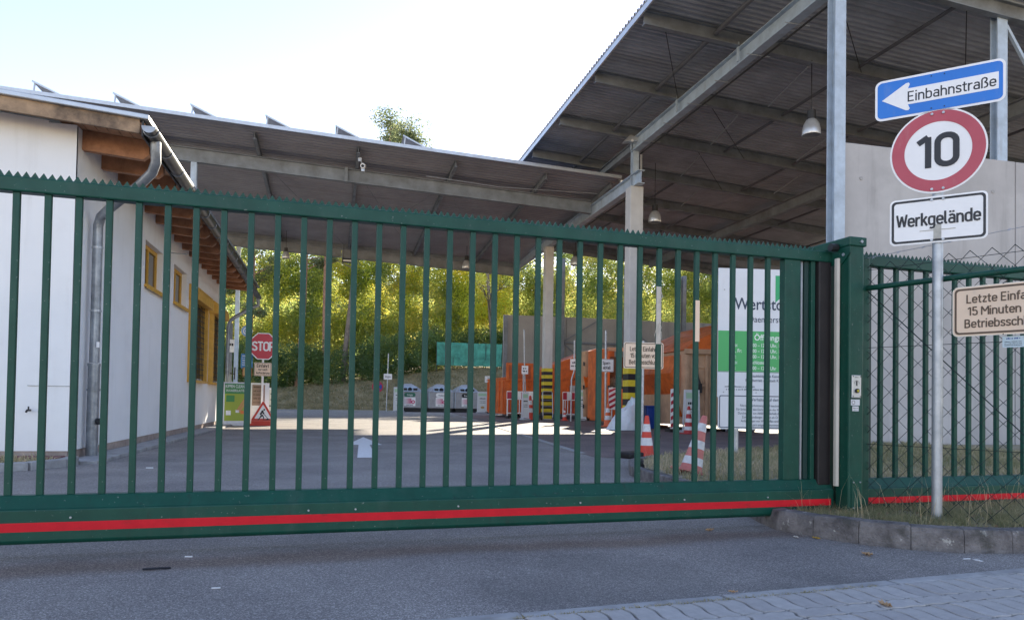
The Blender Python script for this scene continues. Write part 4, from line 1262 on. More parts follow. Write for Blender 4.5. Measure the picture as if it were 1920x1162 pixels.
# ================================================================== THINGS BEHIND THE GATE
# ------------------------------------------------------------------ information board
wb = thing('information_board', 'large white and green opening-hours board on posts behind the gate end', 'board', (6.73, 10.6, 0), radians(-9))
for x in (-.40, .44):
    G().tube([(x, .04, .02), (x, .04, 3.0)], .055, 12).build('post', M_GALV, wb, smooth=True)
bp_ = G().box(-.72, .78, -.02, .0, 1.02, 3.10).build('panel', M_WHITE2, wb, bevel=.004)
G().box(-.716, .776, -.0225, -.0205, 1.44, 2.09).build('green_field', M_BGREEN, bp_)
G().box(-.716, .776, -.0222, -.0205, 1.425, 1.436).build('green_line', mat('board_dark_green', (.02, .2, .08), .5), bp_)
text('Wertstoffhof', .27, bp_, -.45, 2.52, -.0232, mat('board_ink', (.03, .05, .09), .5), xs=.86, bold=.012, align='LEFT')
text('Daennerstraße', .15, bp_, -.22, 2.28, -.0232, MATS['board_ink'], xs=.86, bold=.004, align='LEFT')
text('Öffnungszeiten', .135, bp_, -.12, 1.985, -.0236, M_WHITE, xs=.9, bold=.008, align='LEFT')
for i, (d_, h_) in enumerate((('Mo:', '08.00 – 12.30 Uhr, 13.00 – 16.00 Uhr'), ('Di, Fr:', '08.00 – 12.30 Uhr, 13.00 – 17.00 Uhr'), ('Mi:', '10.00 – 12.30 Uhr, 13.00 – 18.00 Uhr'), ('Do:', 'geschlossen'), ('Sa:', '08.00 – 12.00 Uhr'))):
    z = 1.86 - i * .092
    text(d_, .082, bp_, -.50, z, -.0236, M_WHITE, xs=.85, bold=.004, align='LEFT')
    text(h_, .082, bp_, -.22, z, -.0236, M_WHITE, xs=.78, bold=.004, align='LEFT')
# green folded ribbon emblem
plate('emblem', [(.23, 2.56), (.23, 3.0), (.60, 3.0), (.60, 2.91), (.33, 2.91), (.33, 2.65)], -.0235, .002, M_LOGO, bp_)
for s_, z, h in (('Stadtbildpflege', 2.86, .06), ('Kaiserslautern', 2.765, .06), ('AöR', 2.68, .045)):
    text(s_, h, bp_, .37, z, -.0236, MATS['board_ink'], xs=.9, align='LEFT')
text('Stadtbildpflege Kaiserslautern', .062, bp_, -.16, 1.365, -.0232, MATS['board_ink'], xs=.9, bold=.006, align='LEFT')
text('Eigenbetrieb der Stadt Kaiserslautern', .062, bp_, -.26, 1.295, -.0232, MATS['board_ink'], xs=.9, bold=.006, align='LEFT')
scribble(bp_, -.35, 1.19, .5, .03, -.0232, M_STEELD); scribble(bp_, -.22, 1.145, .72, .03, -.0232, M_STEELD)
# lower notice plate
lp2 = sign_panel(wb, 1.42, .56, .79, M_WHITE2, M_WHITE2, MATS['board_ink'], -.024, r=.04, bw_=.014, inset=.02, name='notice_plate')
text('Verhalten auf dem Wertstoffhof', .07, lp2, .25, .985, -.028, MATS['board_ink'], xs=.9, bold=.006)
for i, s_ in enumerate(('Fahren Sie Schritttempo und beachten Sie die', 'Für Schäden an den Einrichtungen des Wertstoffhofs', 'Durchwühlen von Abfällen außerhalb der Sammel', 'Zuwiderhandlungen werden als Ordnungs', 'Anlieferungen von Wertstoffen sind ausschl', 'Bürgern entgegengenommen')):
    text(s_, .055, lp2, .05, .89 - i * .062, -.028, MATS['board_ink'], xs=.78)
for x, z in ((-.62, 2.75), (-.62, 1.10), (-.08, 1.10)):
    G().tube([(x, -.021, z), (x, -.028, z)], .012, 8).build('bolt', M_GALV, bp_)

# ------------------------------------------------------------------ cones
def cone(name, label, loc, h, mr, mw, tilt=None, rz=0, base=True, bands=2, group='traffic cones'):
    t = thing(name, label, 'traffic cone', loc, rz, group)
    rb, rt_ = h * .19, h * .045
    def R(z): return rb + (rt_ - rb) * z / h
    G().lathe([(R(.03), .03), (R(h * .97), h * .97), (rt_ * .8, h), (rt_ * .3, h)], 20).build('cone_body', mr, t, smooth=True)
    zs = [(.30, .48), (.62, .80)] if bands == 2 else [(.14, .27), (.42, .56), (.72, .86)]
    for a, b in zs:
        G().lathe([(R(h * a) + .0025, h * a), (R(h * b) + .0025, h * b)], 20).build('reflective_band', mw, t, smooth=True)
    e = h * .26
    G().ext([(x, y, 0) for x, y in rrect(2 * e, 2 * e, e * .3)], (0, 0, .03)).build('base_plate', M_BLACK if base == 'black' else mr, t, bevel=.006)
    if tilt: t.rotation_euler = tilt
    return t
cone('traffic_cone', 'bright red and white cone on a black foot below the ivory last-entry sign', (5.05, 11.25, .0), .70, M_CONE, M_CONEW, base=True)
G_foot = thing('rubber_slab', 'black rubber sign foot slab under the bright red cone', 'sign foot', (4.9, 11.35, 0), radians(20))
G().box(-.30, .32, -.2, .2, 0, .10).build('slab', M_BLACK, G_foot, bevel=.03)
for x in (-.2, .2):
    G().box(x - .04, x + .04, -.206, .206, .03, .07).build('grip', M_DARK, G_foot)
cone('traffic_cone', 'faded pink and white cone leaning in the grass right behind the gate bars', (3.955, 7.62, .12), .68, M_CONEF, M_CONEW, tilt=(0, radians(17), radians(10)), bands=3)
cone('traffic_cone', 'dark red and white cone standing before the white notice stand by the beige container', (10.32, 20.0, .006), .82, mat('cone_dark_red', (.42, .03, .03), .5), M_CONEW, bands=3)
cone('traffic_cone', 'tall red and white cone left of the striped rear column', (9.24, 34.0, .006), 1.15, M_CONE, M_CONEW)
cone('traffic_cone', 'small red and white cone right of the striped rear column', (10.65, 33.0, .006), .60, M_CONE, M_CONEW)
cone('traffic_cone', 'orange cone half hidden behind the white plastic bag', (9.82, 25.3, .006), .85, mat('cone_orange', (.75, .14, .04), .5), M_CONEW, bands=2)

# ------------------------------------------------------------------ last-entry sign on a pole inside
t = thing('notice_sign', 'ivory last-entry notice on a thin grey pole behind the gate bars', 'sign', (5.09, 11.5, 0), radians(-4))
G().tube([(0, .03, .05), (0, .03, 1.95)], .022, 10).build('pole', M_GALV, t, smooth=True)
p_ = sign_panel(t, .70, .44, 1.70, M_IVORY, M_IVORYE, M_INKB, -.005, r=.035, bw_=.012, inset=.014)
for s_, z in (('Letzte Einfahrt', 1.81), ('15 Minuten vor', 1.70), ('Betriebsschluss', 1.59)):
    din(s_, .076, p_, 0, z, -.0092, M_INKB, sw=.15, xs=.98)

# ------------------------------------------------------------------ STOP cluster by the building end
t = thing('stop_sign', 'red octagonal STOP sign with ivory entry notice on a white pole', 'road sign', (-2.12, 24.4, 0), radians(8))
G().tube([(0, .05, 0), (0, .05, 2.9)], .035, 12).build('pole', M_WHITE, t, smooth=True)
def octa(r): return [(r * cos(pi / 8 + k * pi / 4), r * sin(pi / 8 + k * pi / 4)) for k in range(8)]
p_ = plate('octagon', octa(.455), 0, .004, M_WHITE, t, 0, 2.49)
plate('red_face', octa(.425), -.0016, .0016, mat('stop_red', (.58, .015, .04), .4), p_, 0, 2.49)
din('STOP', .29, p_, 0, 2.49, -.0026, M_WHITE, sw=.17, xs=1.05)
p_ = sign_panel(t, .52, .42, 1.765, M_IVORY, M_IVORYE, M_INKB, 0, r=.03, bw_=.012, inset=.012)
din('Einfahrt', .105, p_, 0, 1.875, -.0036, M_INKB, sw=.16)
din('nur nach', .07, p_, 0, 1.76, -.0036, M_INKB, sw=.16)
din('Aufforderung', .07, p_, 0, 1.65, -.0036, M_INKB, sw=.16, xs=.98)
# eco-label pole
t = thing('round_sign', 'round pale blue emblem sign with blue and brown plates on a thin pole', 'sign', (-2.67, 24.85, 0), radians(8))
G().tube([(0, .03, 0), (0, .03, 3.0)], .022, 10).build('pole', M_GALV, t, smooth=True)
M_PBLUE = mat('pale_blue', (.2, .42, .72), .45)
p_ = plate('disc', circ(.175, 32), 0, .004, M_WHITE, t, 0, 2.99)
ring('ring', circ(.165, 32), circ(.12, 32), -.0018, .0016, M_PBLUE, p_, 0, 2.99)
ring('ring', circ(.085, 24), circ(.055, 24), -.0018, .0016, M_PBLUE, p_, 0, 2.99)
plate('dot', circ(.028, 16), -.0018, .0016, M_PBLUE, p_, 0, 2.99)
p_ = plate('blue_plate', rrect(.36, .47, .03), 0, .004, mat('mid_blue', (.06, .26, .6), .45), t, .02, 2.03)
for i in range(5):
    scribble(p_, .0, 2.19 - i * .07, .24, .03, -.0012, M_WHITE)
p_ = plate('brown_plate', rrect(.30, .30, .02), 0, .004, mat('sign_brown', (.26, .11, .04), .5), t, .04, 1.69)
plate('face', rrect(.24, .24, .01), -.0018, .0016, mat('sign_tan', (.5, .32, .13), .5), p_, .04, 1.69)

def a_board(name, label, loc, w, h, rz, mframe, lean=.16):
    t = thing(name, label, 'A-board', loc, rz, 'advertising stands')
    for s in (-1, 1):
        y0, y1 = s * lean, s * .02
        def P(x, z, d=0): return (x, y0 + (y1 - y0) * z / h + d * s, z)
        g = G()
        for (xa, xb, za, zb) in ((-w / 2, -w / 2 + .045, 0, h), (w / 2 - .045, w / 2, 0, h), (-w / 2 + .045, w / 2 - .045, h - .045, h), (-w / 2 + .045, w / 2 - .045, .10, .145)):
            g.ext([P(xa, za), P(xb, za), P(xb, zb), P(xa, zb)], (0, -.02 * s, 0))
        g.build('frame', mframe, t)
    return t, (lambda z: -lean + (lean - .02) * z / h)
def slanted(parent, x0, x1, z0, z1, fy, m, d=.003, name='poster_field'):
    return G().ext([(x0, fy(z0) - d, z0), (x1, fy(z0) - d, z0), (x1, fy(z1) - d, z1), (x0, fy(z1) - d, z1)], (0, .0015, 0)).build(name, m, parent)
def slant_text(s, size, parent, x, z, fy, m, d=.006, **k):
    o = text(s, size, parent, x, z, 0, m, **k)
    me = o.data
    for v in me.vertices:
        v.co.y = fy(v.co.z) - d
    return o
# poster stand: stub-clean-up poster
t, fy = a_board('poster_stand', 'poster stand with green and yellow cleanup poster at the building corner', (-2.86, 24.25, 0), .78, 1.34, radians(6), M_WHITE2)
slanted(t, -.345, .345, .145, 1.295, fy, mat('poster_lime', (.34, .42, .03), .45), .002, 'poster')
slanted(t, -.345, .345, .98, 1.295, fy, mat('poster_green', (.05, .25, .06), .45), .004)
slant_text('KIPPEN CLEANUP', .135, t, 0, 1.205, fy, M_WHITE, xs=.62, bold=.01)
slant_text('IN KAISERSLAUTERN', .105, t, 0, 1.075, fy, M_WHITE, xs=.62, bold=.006)
slanted(t, -.30, -.06, .73, .93, fy, MATS['poster_green'], .004)
for k, (a, b) in enumerate((((.02, .45), (.32, .95)), ((.08, .42), (.345, .86)))):
    dx_, dz_ = b[0] - a[0], b[1] - a[1]; L = hypot(dx_, dz_); nx0, nz0 = -dz_ / L * .028, dx_ / L * .028
    q = [(a[0] - nx0, a[1] - nz0), (b[0] - nx0, b[1] - nz0), (b[0] + nx0, b[1] + nz0), (a[0] + nx0, a[1] + nz0)]
    G().ext([(x, fy(z) - .005, z) for x, z in q], (0, .0015, 0)).build('poster_picture', mat('poster_tan', (.6, .3, .1), .5), t)
slanted(t, -.02, .08, .40, .48, fy, M_WHITE, .005)
slanted(t, .12, .34, .36, .46, fy, mat('poster_orange', (.75, .2, .04), .5), .005)
slanted(t, -.30, -.16, .32, .46, fy, M_WHITE, .005)
G().box(-.37, .37, -.17, -.14, .0, .10).build('base_bar', M_WHITE2, t)
t, fy = a_board('notice_stand', 'white framed notice stand with brownish text sheet behind the roadworks sign', (-2.22, 24.75, 0), .56, 1.34, radians(4), M_WHITE2)
slanted(t, -.235, .235, .145, 1.295, fy, M_WHITE2, .002, 'poster')
slanted(t, -.235, .15, .62, 1.28, fy, mat('paper_brown', (.3, .2, .15), .6), .004)
for i in range(5):
    o = scribble(t, -.04, 1.2 - i * .12, .30, .05, 0, M_INKB)
    for v in o.data.vertices: v.co.y = fy(v.co.z) - .006
t, fy = a_board('notice_stand', 'narrow white notice stand with small pictograms behind the STOP pole', (-2.0, 26.0, 0), .30, 1.2, radians(2), M_WHITE2)
slanted(t, -.11, .11, .145, 1.155, fy, mat('paper_cream', (.6, .58, .5), .6), .002, 'poster')
for i in range(4):
    o = scribble(t, 0, 1.0 - i * .2, .16, .07, 0, M_INK)
    for v in o.data.vertices: v.co.y = fy(v.co.z) - .005
# roadworks triangle
t = thing('roadworks_sign', 'red and white roadworks triangle in a red holder below the STOP sign', 'road sign', (-2.05, 24.0, 0), radians(4))
def tri(r, c=0): return [(-r * .866, -r * .5), (r * .866, -r * .5), (0, r)]
def rtri(R, r, n=4):
    pts = []
    for a0 in (-pi / 6 - pi * 1, 0, 0):
        pass
    for k, ang in enumerate((-150, -30, 90)):
        cx_, cz0 = (R - 2 * r) * cos(radians(ang)), (R - 2 * r) * sin(radians(ang))
        for i in range(n + 1):
            a = radians(ang - 60 + 120 * i / n); pts.append((cx_ + r * cos(a), cz0 + r * sin(a)))
    return pts
p_ = plate('triangle', rtri(.43, .03), -.01, .004, M_WHITE, t, 0, .37)
ring('red_border', rtri(.415, .026), rtri(.29, .012), -.0118, .0016, M_CONE, p_, 0, .37)
fig = [[(-.06, .15), (-.02, .19), (.02, .16), (-.01, .11)], [(-.10, .07), (-.05, .14), (.0, .15), (.04, .10), (.02, .05), (-.02, .10), (-.05, .02)], [(-.05, .03), (-.01, .06), (.03, -.02), (.05, -.12), (.02, -.12), (-.0, -.02)], [(-.06, .04), (-.02, .0), (-.08, -.06), (-.12, -.12), (-.16, -.12), (-.10, -.04)], [(.02, .06), (.12, -.05), (.13, -.04), (.035, .075)], [(.06, -.12), (.22, -.12), (.14, -.05)]]
for q in fig:
    plate('pictogram', [(x, z) for x, z in q], -.0122, .0012, M_INK, p_, .0, .30)
plate('pictogram', circ(.028, 12), -.0122, .0012, M_INK, p_, .035, .50)
G().box(-.38, .36, -.035, .18, .0, .07).build('holder', M_CONE, t, bevel=.015)
G().box(.20, .37, .02, .12, .07, .30).build('holder_lamp', M_CONE, t, bevel=.02)
G().box(-.34, .3, -.012, .02, .07, .16).build('holder_bar', M_CONE, t)
# white plate and lever on the building end post
t = thing('wall_sign', 'small white plate on a grey post at the far end of the white building', 'sign', (-3.25, 25.6, 0), radians(14))
G().bar((0, .05, 0), (0, .05, 3.3), .12, .12).build('post', M_STEELD, t)
p_ = plate('plate', rrect(.20, .42, .02), -.02, .004, M_WHITE, t, .02, 2.55)
scribble(p_, .02, 2.58, .16, .1, -.0212, M_INK)
G().tube([(.0, -.04, 1.65), (.14, -.1, 1.63)], .016, 8).tube([(.14, -.1, 1.45), (.14, -.1, 1.85)], .022, 8).build('lever', M_DARK, t)

# ------------------------------------------------------------------ far yard: signs, glass bins
t = thing('no_stopping_sign', 'round blue and red no-stopping sign on a tall blue-grey pole', 'road sign', (2.98, 50, 0), radians(10))
G().tube([(0, .05, 0), (0, .05, 4.2)], .05, 10).build('pole', mat('pole_blue_grey', (.2, .26, .33), .5, metal=.3), t, smooth=True)
p_ = plate('disc', circ(.38, 32), 0, .006, M_SIGNRED, t, 0, 1.68)
plate('blue_face', circ(.30, 32), -.003, .003, mat('deep_blue', (.02, .07, .35), .5), p_, 0, 1.68)
for a in (45, -45):
    r_m = Matrix.Rotation(radians(a), 4, 'Y')
    G().cbox((0, -.005, 1.68), (.58, .003, .07), r_m.to_3x3()).build('red_bar', M_SIGNRED, p_)
t = thing('glass_sign', 'small white glass-bin sign on a thin pole left of the bins', 'sign', (3.72, 51, 0), radians(10))
G().tube([(-.05, .04, 0), (.03, .04, 4.0)], .035, 8).build('pole', M_GALV, t, smooth=True)
p_ = sign_panel(t, .58, .40, 2.40, M_WHITE, M_WHITE, None, -.02, r=.03)
text('Altglas', .2, p_, 0, 2.40, -.024, M_INK, xs=.75)
t = thing('plastics_sign', 'white plastics sign on a thin pole right of the glass bins', 'sign', (10.42, 49, 0), radians(10))
G().tube([(.1, .04, 0), (.1, .04, 4.6)], .035, 8).build('pole', M_GALV, t, smooth=True)
p_ = sign_panel(t, .72, .46, 2.32, M_WHITE, M_WHITE, M_INK, -.02, r=.03, bw_=.01, inset=.01)
text('Weiß-', .16, p_, 0, 2.41, -.025, M_INK, xs=.8); text('kunststoffe', .15, p_, 0, 2.24, -.025, M_INK, xs=.72)

def glass_bin(label, x, mlab, word, mword):
    t = thing('glass_bin', label, 'glass bin', (x, 52.3, 0), radians(4), 'glass recycling bins')
    w_, d_ = .90, .80
    G().box(-w_ + .1, w_ - .1, -d_ + .1, d_ - .1, 0, .28).build('base', M_DARK, t)
    G().ext([(-w_, -d_, .28), (w_, -d_, .28), (w_, -d_, 1.42), (-w_, -d_, 1.42)], (0, 2 * d_, 0)).build('body', M_BIN, t, bevel=.03)
    # hipped top
    v = [(-w_ - .02, -d_ - .02, 1.423), (w_ + .02, -d_ - .02, 1.423), (w_ + .02, d_ + .02, 1.423), (-w_ - .02, d_ + .02, 1.423), (-.62, -.52, 1.72), (.62, -.52, 1.72), (.62, .52, 1.72), (-.62, .52, 1.72), (-.2, -.15, 1.98), (.2, -.15, 1.98), (.2, .15, 1.98), (-.2, .15, 1.98)]
    f = [(3, 2, 1, 0), (0, 1, 5, 4), (1, 2, 6, 5), (2, 3, 7, 6), (3, 0, 4, 7), (4, 5, 9, 8), (5, 6, 10, 9), (6, 7, 11, 10), (7, 4, 8, 11), (8, 9, 10, 11)]
    G().add(v, f).build('lid', M_BIN, t)
    p = G().ext([(-.55, -d_ - .05, 1.42), (.55, -d_ - .05, 1.42), (.52, -.58, 1.78), (-.52, -.58, 1.78)], (0, .12, 0)).build('slot_panel', M_STEEL, t)
    G().tube([(0, -d_ + .06, 1.58), (0, -.82, 1.56)], .14, 18).build('opening', M_INK, p)
    for x_ in (-.35, .38):
        G().box(x_ - .14, x_ + .14, -.80, -.70, 1.50, 1.66).build('flap', M_DARK, p)
    q = plate('label_plate', rrect(.78, .30, .14), -d_ - .006, .004, mlab, t, 0, 1.20)
    text(word, .16, q, 0, 1.18, -d_ - .0075, mword, xs=.72, bold=.01)
    q = plate('logo_plate', rrect(.80, .62, .02), -d_ - .005, .003, M_WHITE, t, 0, .72)
    for i, wd in enumerate((.012, .02, .03, .04, .052, .062)):
        G().box(-.35 + i * .078, -.35 + i * .078 + wd, -d_ - .0075, -d_ - .0055, .58, .95).build('logo_bar', M_MAG, q)
    ring('logo_ring', circ(.13, 20), circ(.06, 20), -d_ - .0075, .002, M_MAG, q, .23, .70)
    text('Jakob Becker', .11, q, 0, .49, -d_ - .0075, M_INK, xs=.8, bold=.01)
    for x_ in (-w_ + .01, w_ - .05):
        G().box(x_, x_ + .04, -d_ - .02, -d_ - .004, .3, 1.38).build('corner_rib', M_STEEL, t)
glass_bin('grey glass bin with green glass label, leftmost of the three', 5.25, mat('label_green', (.03, .16, .1), .5), 'Grünglas', M_WHITE)
glass_bin('grey glass bin with white glass label, middle of the three', 7.45, M_WHITE, 'Weißglas', M_INK)
glass_bin('grey glass bin with black label, rightmost of the three', 9.3, M_INK, 'Braunglas', M_WHITE)
M_PALEG = mat('paper_pale_green', (.42, .6, .4), .6)
def info_stand(label, loc, w_, h_, rz, foot=True, spot=None):
    t, fy = a_board('info_stand', label, loc, w_, h_, rz, M_WHITE2, lean=.10)
    slanted(t, -w_ / 2 + .05, w_ / 2 - .05, .14, h_ - .05, fy, mat('paper_offwhite', (.66, .68, .66), .6), .002, 'poster')
    slanted(t, -w_ / 2 + .05, w_ / 2 - .05, h_ * .80, h_ * .93, fy, M_PALEG, .004)
    for i, z in enumerate((h_ * .68, h_ * .55, h_ * .48)):
        o = scribble(t, 0, z, w_ * .6, .09 if i == 0 else .04, 0, M_INK)
        for v in o.data.vertices: v.co.y = fy(v.co.z) - .005
    if spot:
        plate_pts = [(x, z) for x, z in circ(w_ * .2, 16)]
        G().ext([(x, fy(z * .6 + h_ * .27) - .006, z * .6 + h_ * .27) for x, z in plate_pts], (0, .002, 0)).build('picture', spot, t)
    if foot:
        G().ext([(x, y, 0) for x, y in rrect(w_ * 1.15, .55, .1)], (0, 0, .08)).build('foot', mat('foot_grey', (.36, .38, .4), .5), t, bevel=.02)
    return t
info_stand('white and green info stand in front of the leftmost glass bin', (4.48, 51.0, 0), .68, 1.7, radians(6), True, mat('picture_green', (.12, .4, .08), .5))
info_stand('white and green info stand just right of the glass bins', (10.15, 50.0, 0), .70, 1.48, radians(6), True, mat('picture_tan', (.5, .3, .12), .5))
info_stand('white notice stand in front of the beige press container', (10.72, 20.6, .006), .52, 1.32, radians(4), True)
info_stand('pale notice stand on a grey foot left of the tall red cone', (8.78, 33.2, .006), .34, 1.3, radians(8), True)
info_stand('leaning white notice stand right of the rear red and white barrier', (11.6, 33.2, .006), .40, 1.45, radians(-25), True)
# net fence up on the bank
t = thing('net_fence', 'green shade-net fence on the bank left of the rear wall', 'fence', (12.4, 65.2, bank_z(12.4, 65.2)), radians(2))
z0 = 3.95 - bank_z(12.4, 65.2)
for x in np.linspace(-3.4, 2.6, 5):
    G().tube([(x, .03, -.3), (x, .03, z0 + 2.15)], .035, 8).build('post', M_GREEND, t)
vs = []; fs = []; nX, nZ = 40, 8
for j in range(nZ + 1):
    for i in range(nX + 1):
        vs.append((-3.4 + 6 * i / nX, .05 * sin(i * .8 + j * .5) * sin(j / nZ * pi), z0 + 2.05 * j / nZ))
for j in range(nZ):
    for i in range(nX):
        a = j * (nX + 1) + i; fs.append((a, a + 1, a + nX + 2, a + nX + 1))
G().add(vs, fs).build('net', M_NET, t, smooth=True)

# ------------------------------------------------------------------ containers in the hall
def skip(label, loc, w_, d_, h_, m1, rz=0, ribs=5, slope=0.0, doors=False, inside=None, name='skip_container'):
    t = thing(name, label, 'container', loc, rz, 'waste containers')
    z0 = .18
    # side walls, floor: open box
    G().box(-w_ / 2, w_ / 2, 0, d_, z0, z0 + .08).build('floor', m1, t)
    G().ext([(-w_ / 2, 0, z0 + .08), (w_ / 2, 0, z0 + .08), (w_ / 2 + slope * .2, 0, h_), (-w_ / 2 - slope * .2, 0, h_)], (0, .05, 0)).build('end_wall', m1, t)
    G().ext([(-w_ / 2, d_ - .05, z0 + .08), (w_ / 2, d_ - .05, z0 + .08), (w_ / 2, d_ - .05, h_), (-w_ / 2, d_ - .05, h_)], (0, .05, 0)).build('end_wall', m1, t)
    for s in (-1, 1):
        G().box(s * w_ / 2 - .03, s * w_ / 2 + .03, .052, d_ - .052, z0 + .08, h_ - slope).build('side_wall', m1, t)
        for k in range(ribs):
            y = .25 + k * (d_ - .5) / max(1, ribs - 1)
            G().box(s * (w_ / 2 + .065) - .035, s * (w_ / 2 + .065) + .035, y - .05, y + .05, z0 + .1, h_ - slope - .08).build('rib', m1, t, bevel=.008)
        G().box(s * w_ / 2 - .06, s * w_ / 2 + .07, .0, d_, h_ - slope + .002, h_ - slope + .10).build('top_rail', m1, t, bevel=.01)
        for y in (.4, d_ - .5):
            G().tube([(s * (w_ / 2 - .18) - .06, y, .10), (s * (w_ / 2 - .18) + .06, y, .10)], .10, 14).build('roller', M_DARK, t)
    return t
# orange left skip with lifted lid
t = skip('orange roll-off skip against the left end of the rear wall', (9.95, 38.2, 0), 1.9, 4.5, 2.05, M_ORANGE)
G().box(-.95, .55, -.10, -.04, 1.95, 2.92).build('lid', M_ORANGE, t, bevel=.02)
G().box(-.80, .40, -.13, -.102, 2.08, 2.80).build('lid_frame', mat('skip_orange_dark', (.42, .08, .02), .55, var=(2, .3)), t)
for x in (-.7, -.35, 0, .35):
    G().tube([(x, -.02, 1.9), (x - .05, -.12, 1.75), (x + .04, -.12, 1.6)], .03, 8).build('hook', M_ORANGE, t)
# big orange press with slanted body
t = thing('press_container', 'large orange press container with sloping top behind the striped rear column', 'container', (12.6, 37.0, 0), 0, 'waste containers')
G().ext([(-1.6, 0, .25), (2.1, 0, .25), (2.1, 0, 3.75), (1.2, 0, 3.75), (-1.6, 0, 2.65)], (0, 3.2, 0)).build('body', M_ORANGE, t, bevel=.03)
for (a, b) in (((-1.7, 1.9), (.9, 2.45)), ((-1.7, 2.62), (1.1, 3.7)), ):
    G().bar((a[0], -.05, a[1]), (b[0], -.05, b[1]), .12, .14).build('rail', M_ORANGE, t)
for x in (-1.2, -.5, .3, 1.1, 1.8):
    G().box(x - .05, x + .05, -.09, -.002, .3, 1.8).build('rib', M_ORANGE, t, bevel=.01)
text('3070', .34, t, .05, 2.12, -.004, M_INK, xs=.9, bold=.01)
G().box(-.4, .5, -.06, -.003, 1.35, 1.75).build('control_plate', M_GALV, t, bevel=.01)
for x in (-1.3, 1.7):
    G().tube([(x - .1, .3, .13), (x + .1, .3, .13)], .13, 12).build('roller', M_DARK, t)
G().tube([(-1.66, -.08, 2.62), (-1.25, -.1, 1.2), (-1.3, -.1, .5)], .05, 8).build('hydraulic_arm', M_ORANGE, t)
# beige tall box
t = thing('beige_container', 'tall beige container door end between the two front columns', 'container', (11.75, 33.0, 0), 0, 'waste containers')
G().box(-.15, .55, 0, .9, .2, 3.30).build('body', M_BEIGE, t, bevel=.02)
for x in (-.12, .18):
    G().box(x, x + .07, -.06, -.002, .2, 3.25).build('door_bar', M_BEIGE, t, bevel=.008)
G().ext([(-.2, -.03, 2.1), (.3, -.03, 2.1), (.3, -.35, 1.7), (-.2, -.35, 1.6)], (0, .03, -.03)).build('chute', M_ORANGE, t)
for z in (.6, 1.5, 2.6):
    G().tube([(-.2, -.07, z), (-.2, -.07, z + .18)], .04, 8).build('hinge', M_DARK, t)
G().box(-.15, .55, .1, .4, 0, .2).build('skid', M_DARK, t)
# open brown container
t = thing('bulky_waste_container', 'open orange-brown bulky waste container behind the front striped column', 'container', (12.15, 28.0, 0), 0, 'waste containers')
G().box(-1.25, 1.3, 2.35, 2.4, .2, 2.9).build('back_wall', M_BROWN, t)
G().box(-1.3, -1.22, 0, 2.4, .2, 3.1).build('side_wall', M_ORANGE, t, bevel=.01)
G().box(1.3, 1.38, 0, 2.4, .2, 3.1).build('side_wall', M_ORANGE, t, bevel=.01)
G().box(-1.215, 1.295, -.02, .05, .2, 1.45).build('front_wall', M_ORANGE, t, bevel=.01)
G().box(-1.215, 1.295, 0, 2.345, .12, .195).build('floor', M_ORANGE, t)
G().box(-1.3, 1.4, -.06, .04, 1.46, 1.58).build('top_rail', M_DARK, t, bevel=.01)
G().box(-1.34, 1.42, -.08, -.02, 2.98, 3.12).build('frame_bar', M_BEIGE, t)
for x in (-.9, -.3, .3, .9):
    G().box(x - .05, x + .05, -.09, -.022, .25, 1.4).build('rib', M_ORANGE, t, bevel=.008)
vs = []; fs = []; n_ = 14
for j in range(n_ + 1):
    for i in range(n_ + 1):
        vs.append((-1.2 + 2.4 * i / n_, .1 + 2.2 * j / n_, 1.5 + .3 * sin(i * 1.7 + j) + .25 * cos(j * 2.1 - i * .6) + rnd.uniform(-.1, .15)))
for j in range(n_):
    for i in range(n_):
        a = j * (n_ + 1) + i; fs.append((a, a + 1, a + n_ + 2, a + n_ + 1))
tag(G().add(vs, fs).build('bulky_waste', mat('waste_mix', (.25, .2, .16), .8, var=(5, .8)), t), kind='stuff')
# front beige press container with orange tilted lid
t = thing('press_container', 'beige press container with orange pitched lid beside the opening-hours board', 'container', (12.3, 21.6, 0), radians(-3), 'waste containers')
G().box(-1.25, 1.45, 0, 5.2, .22, 2.62).build('body', M_BEIGE, t, bevel=.02)
G().ext([(-1.32, -.05, 2.63), (1.5, -.05, 2.63), (1.5, -.05, 3.55), (.9, -.05, 3.75), (-.9, -.05, 2.95)], (0, 5.3, 0)).build('lid', M_ORANGE, t, bevel=.02)
G().ext([(-1.36, .4, 2.5), (-1.25, .4, 2.5), (-1.25, .4, 1.2), (-1.6, .4, 1.9)], (0, 4.4, 0)).build('side_hopper', M_ORANGE, t, bevel=.02)
G().box(-1.34, 1.52, -.12, -.055, 2.50, 2.66).build('top_rail', M_BEIGE, t, bevel=.012)
for x in (-1.2, -.55, .15, .85, 1.38):
    G().box(x - .05, x + .05, -.08, -.002, .25, 2.48).build('rib', M_BEIGE, t, bevel=.01)
for z in (.75, 1.45, 2.05):
    G().box(-1.16, -.6, -.045, -.002, z, z + .08).build('crossbar', M_BEIGE, t)
G().box(-.35, .0, -.14, -.085, .3, 2.2).build('door_leaf', M_BEIGE, t, bevel=.012)
G().tube([(-.18, -.20, 1.65), (-.08, -.2, 1.65)], .05, 10).build('door_handle', M_BEIGE, t)
G().tube([(-.95, -.12, 2.0), (-.92, -.16, 1.75), (-.85, -.18, 1.5)], .06, 8).box(-1.0, -.78, -.24, -.09, 1.25, 1.55).build('latch', M_DARK, t, bevel=.01)
G().tube([(-1.42, .2, 1.3), (-1.5, .1, 1.0), (-1.42, .1, .7), (-1.3, .2, .5)], .05, 8).build('hydraulic_hose', M_ORANGE, t)
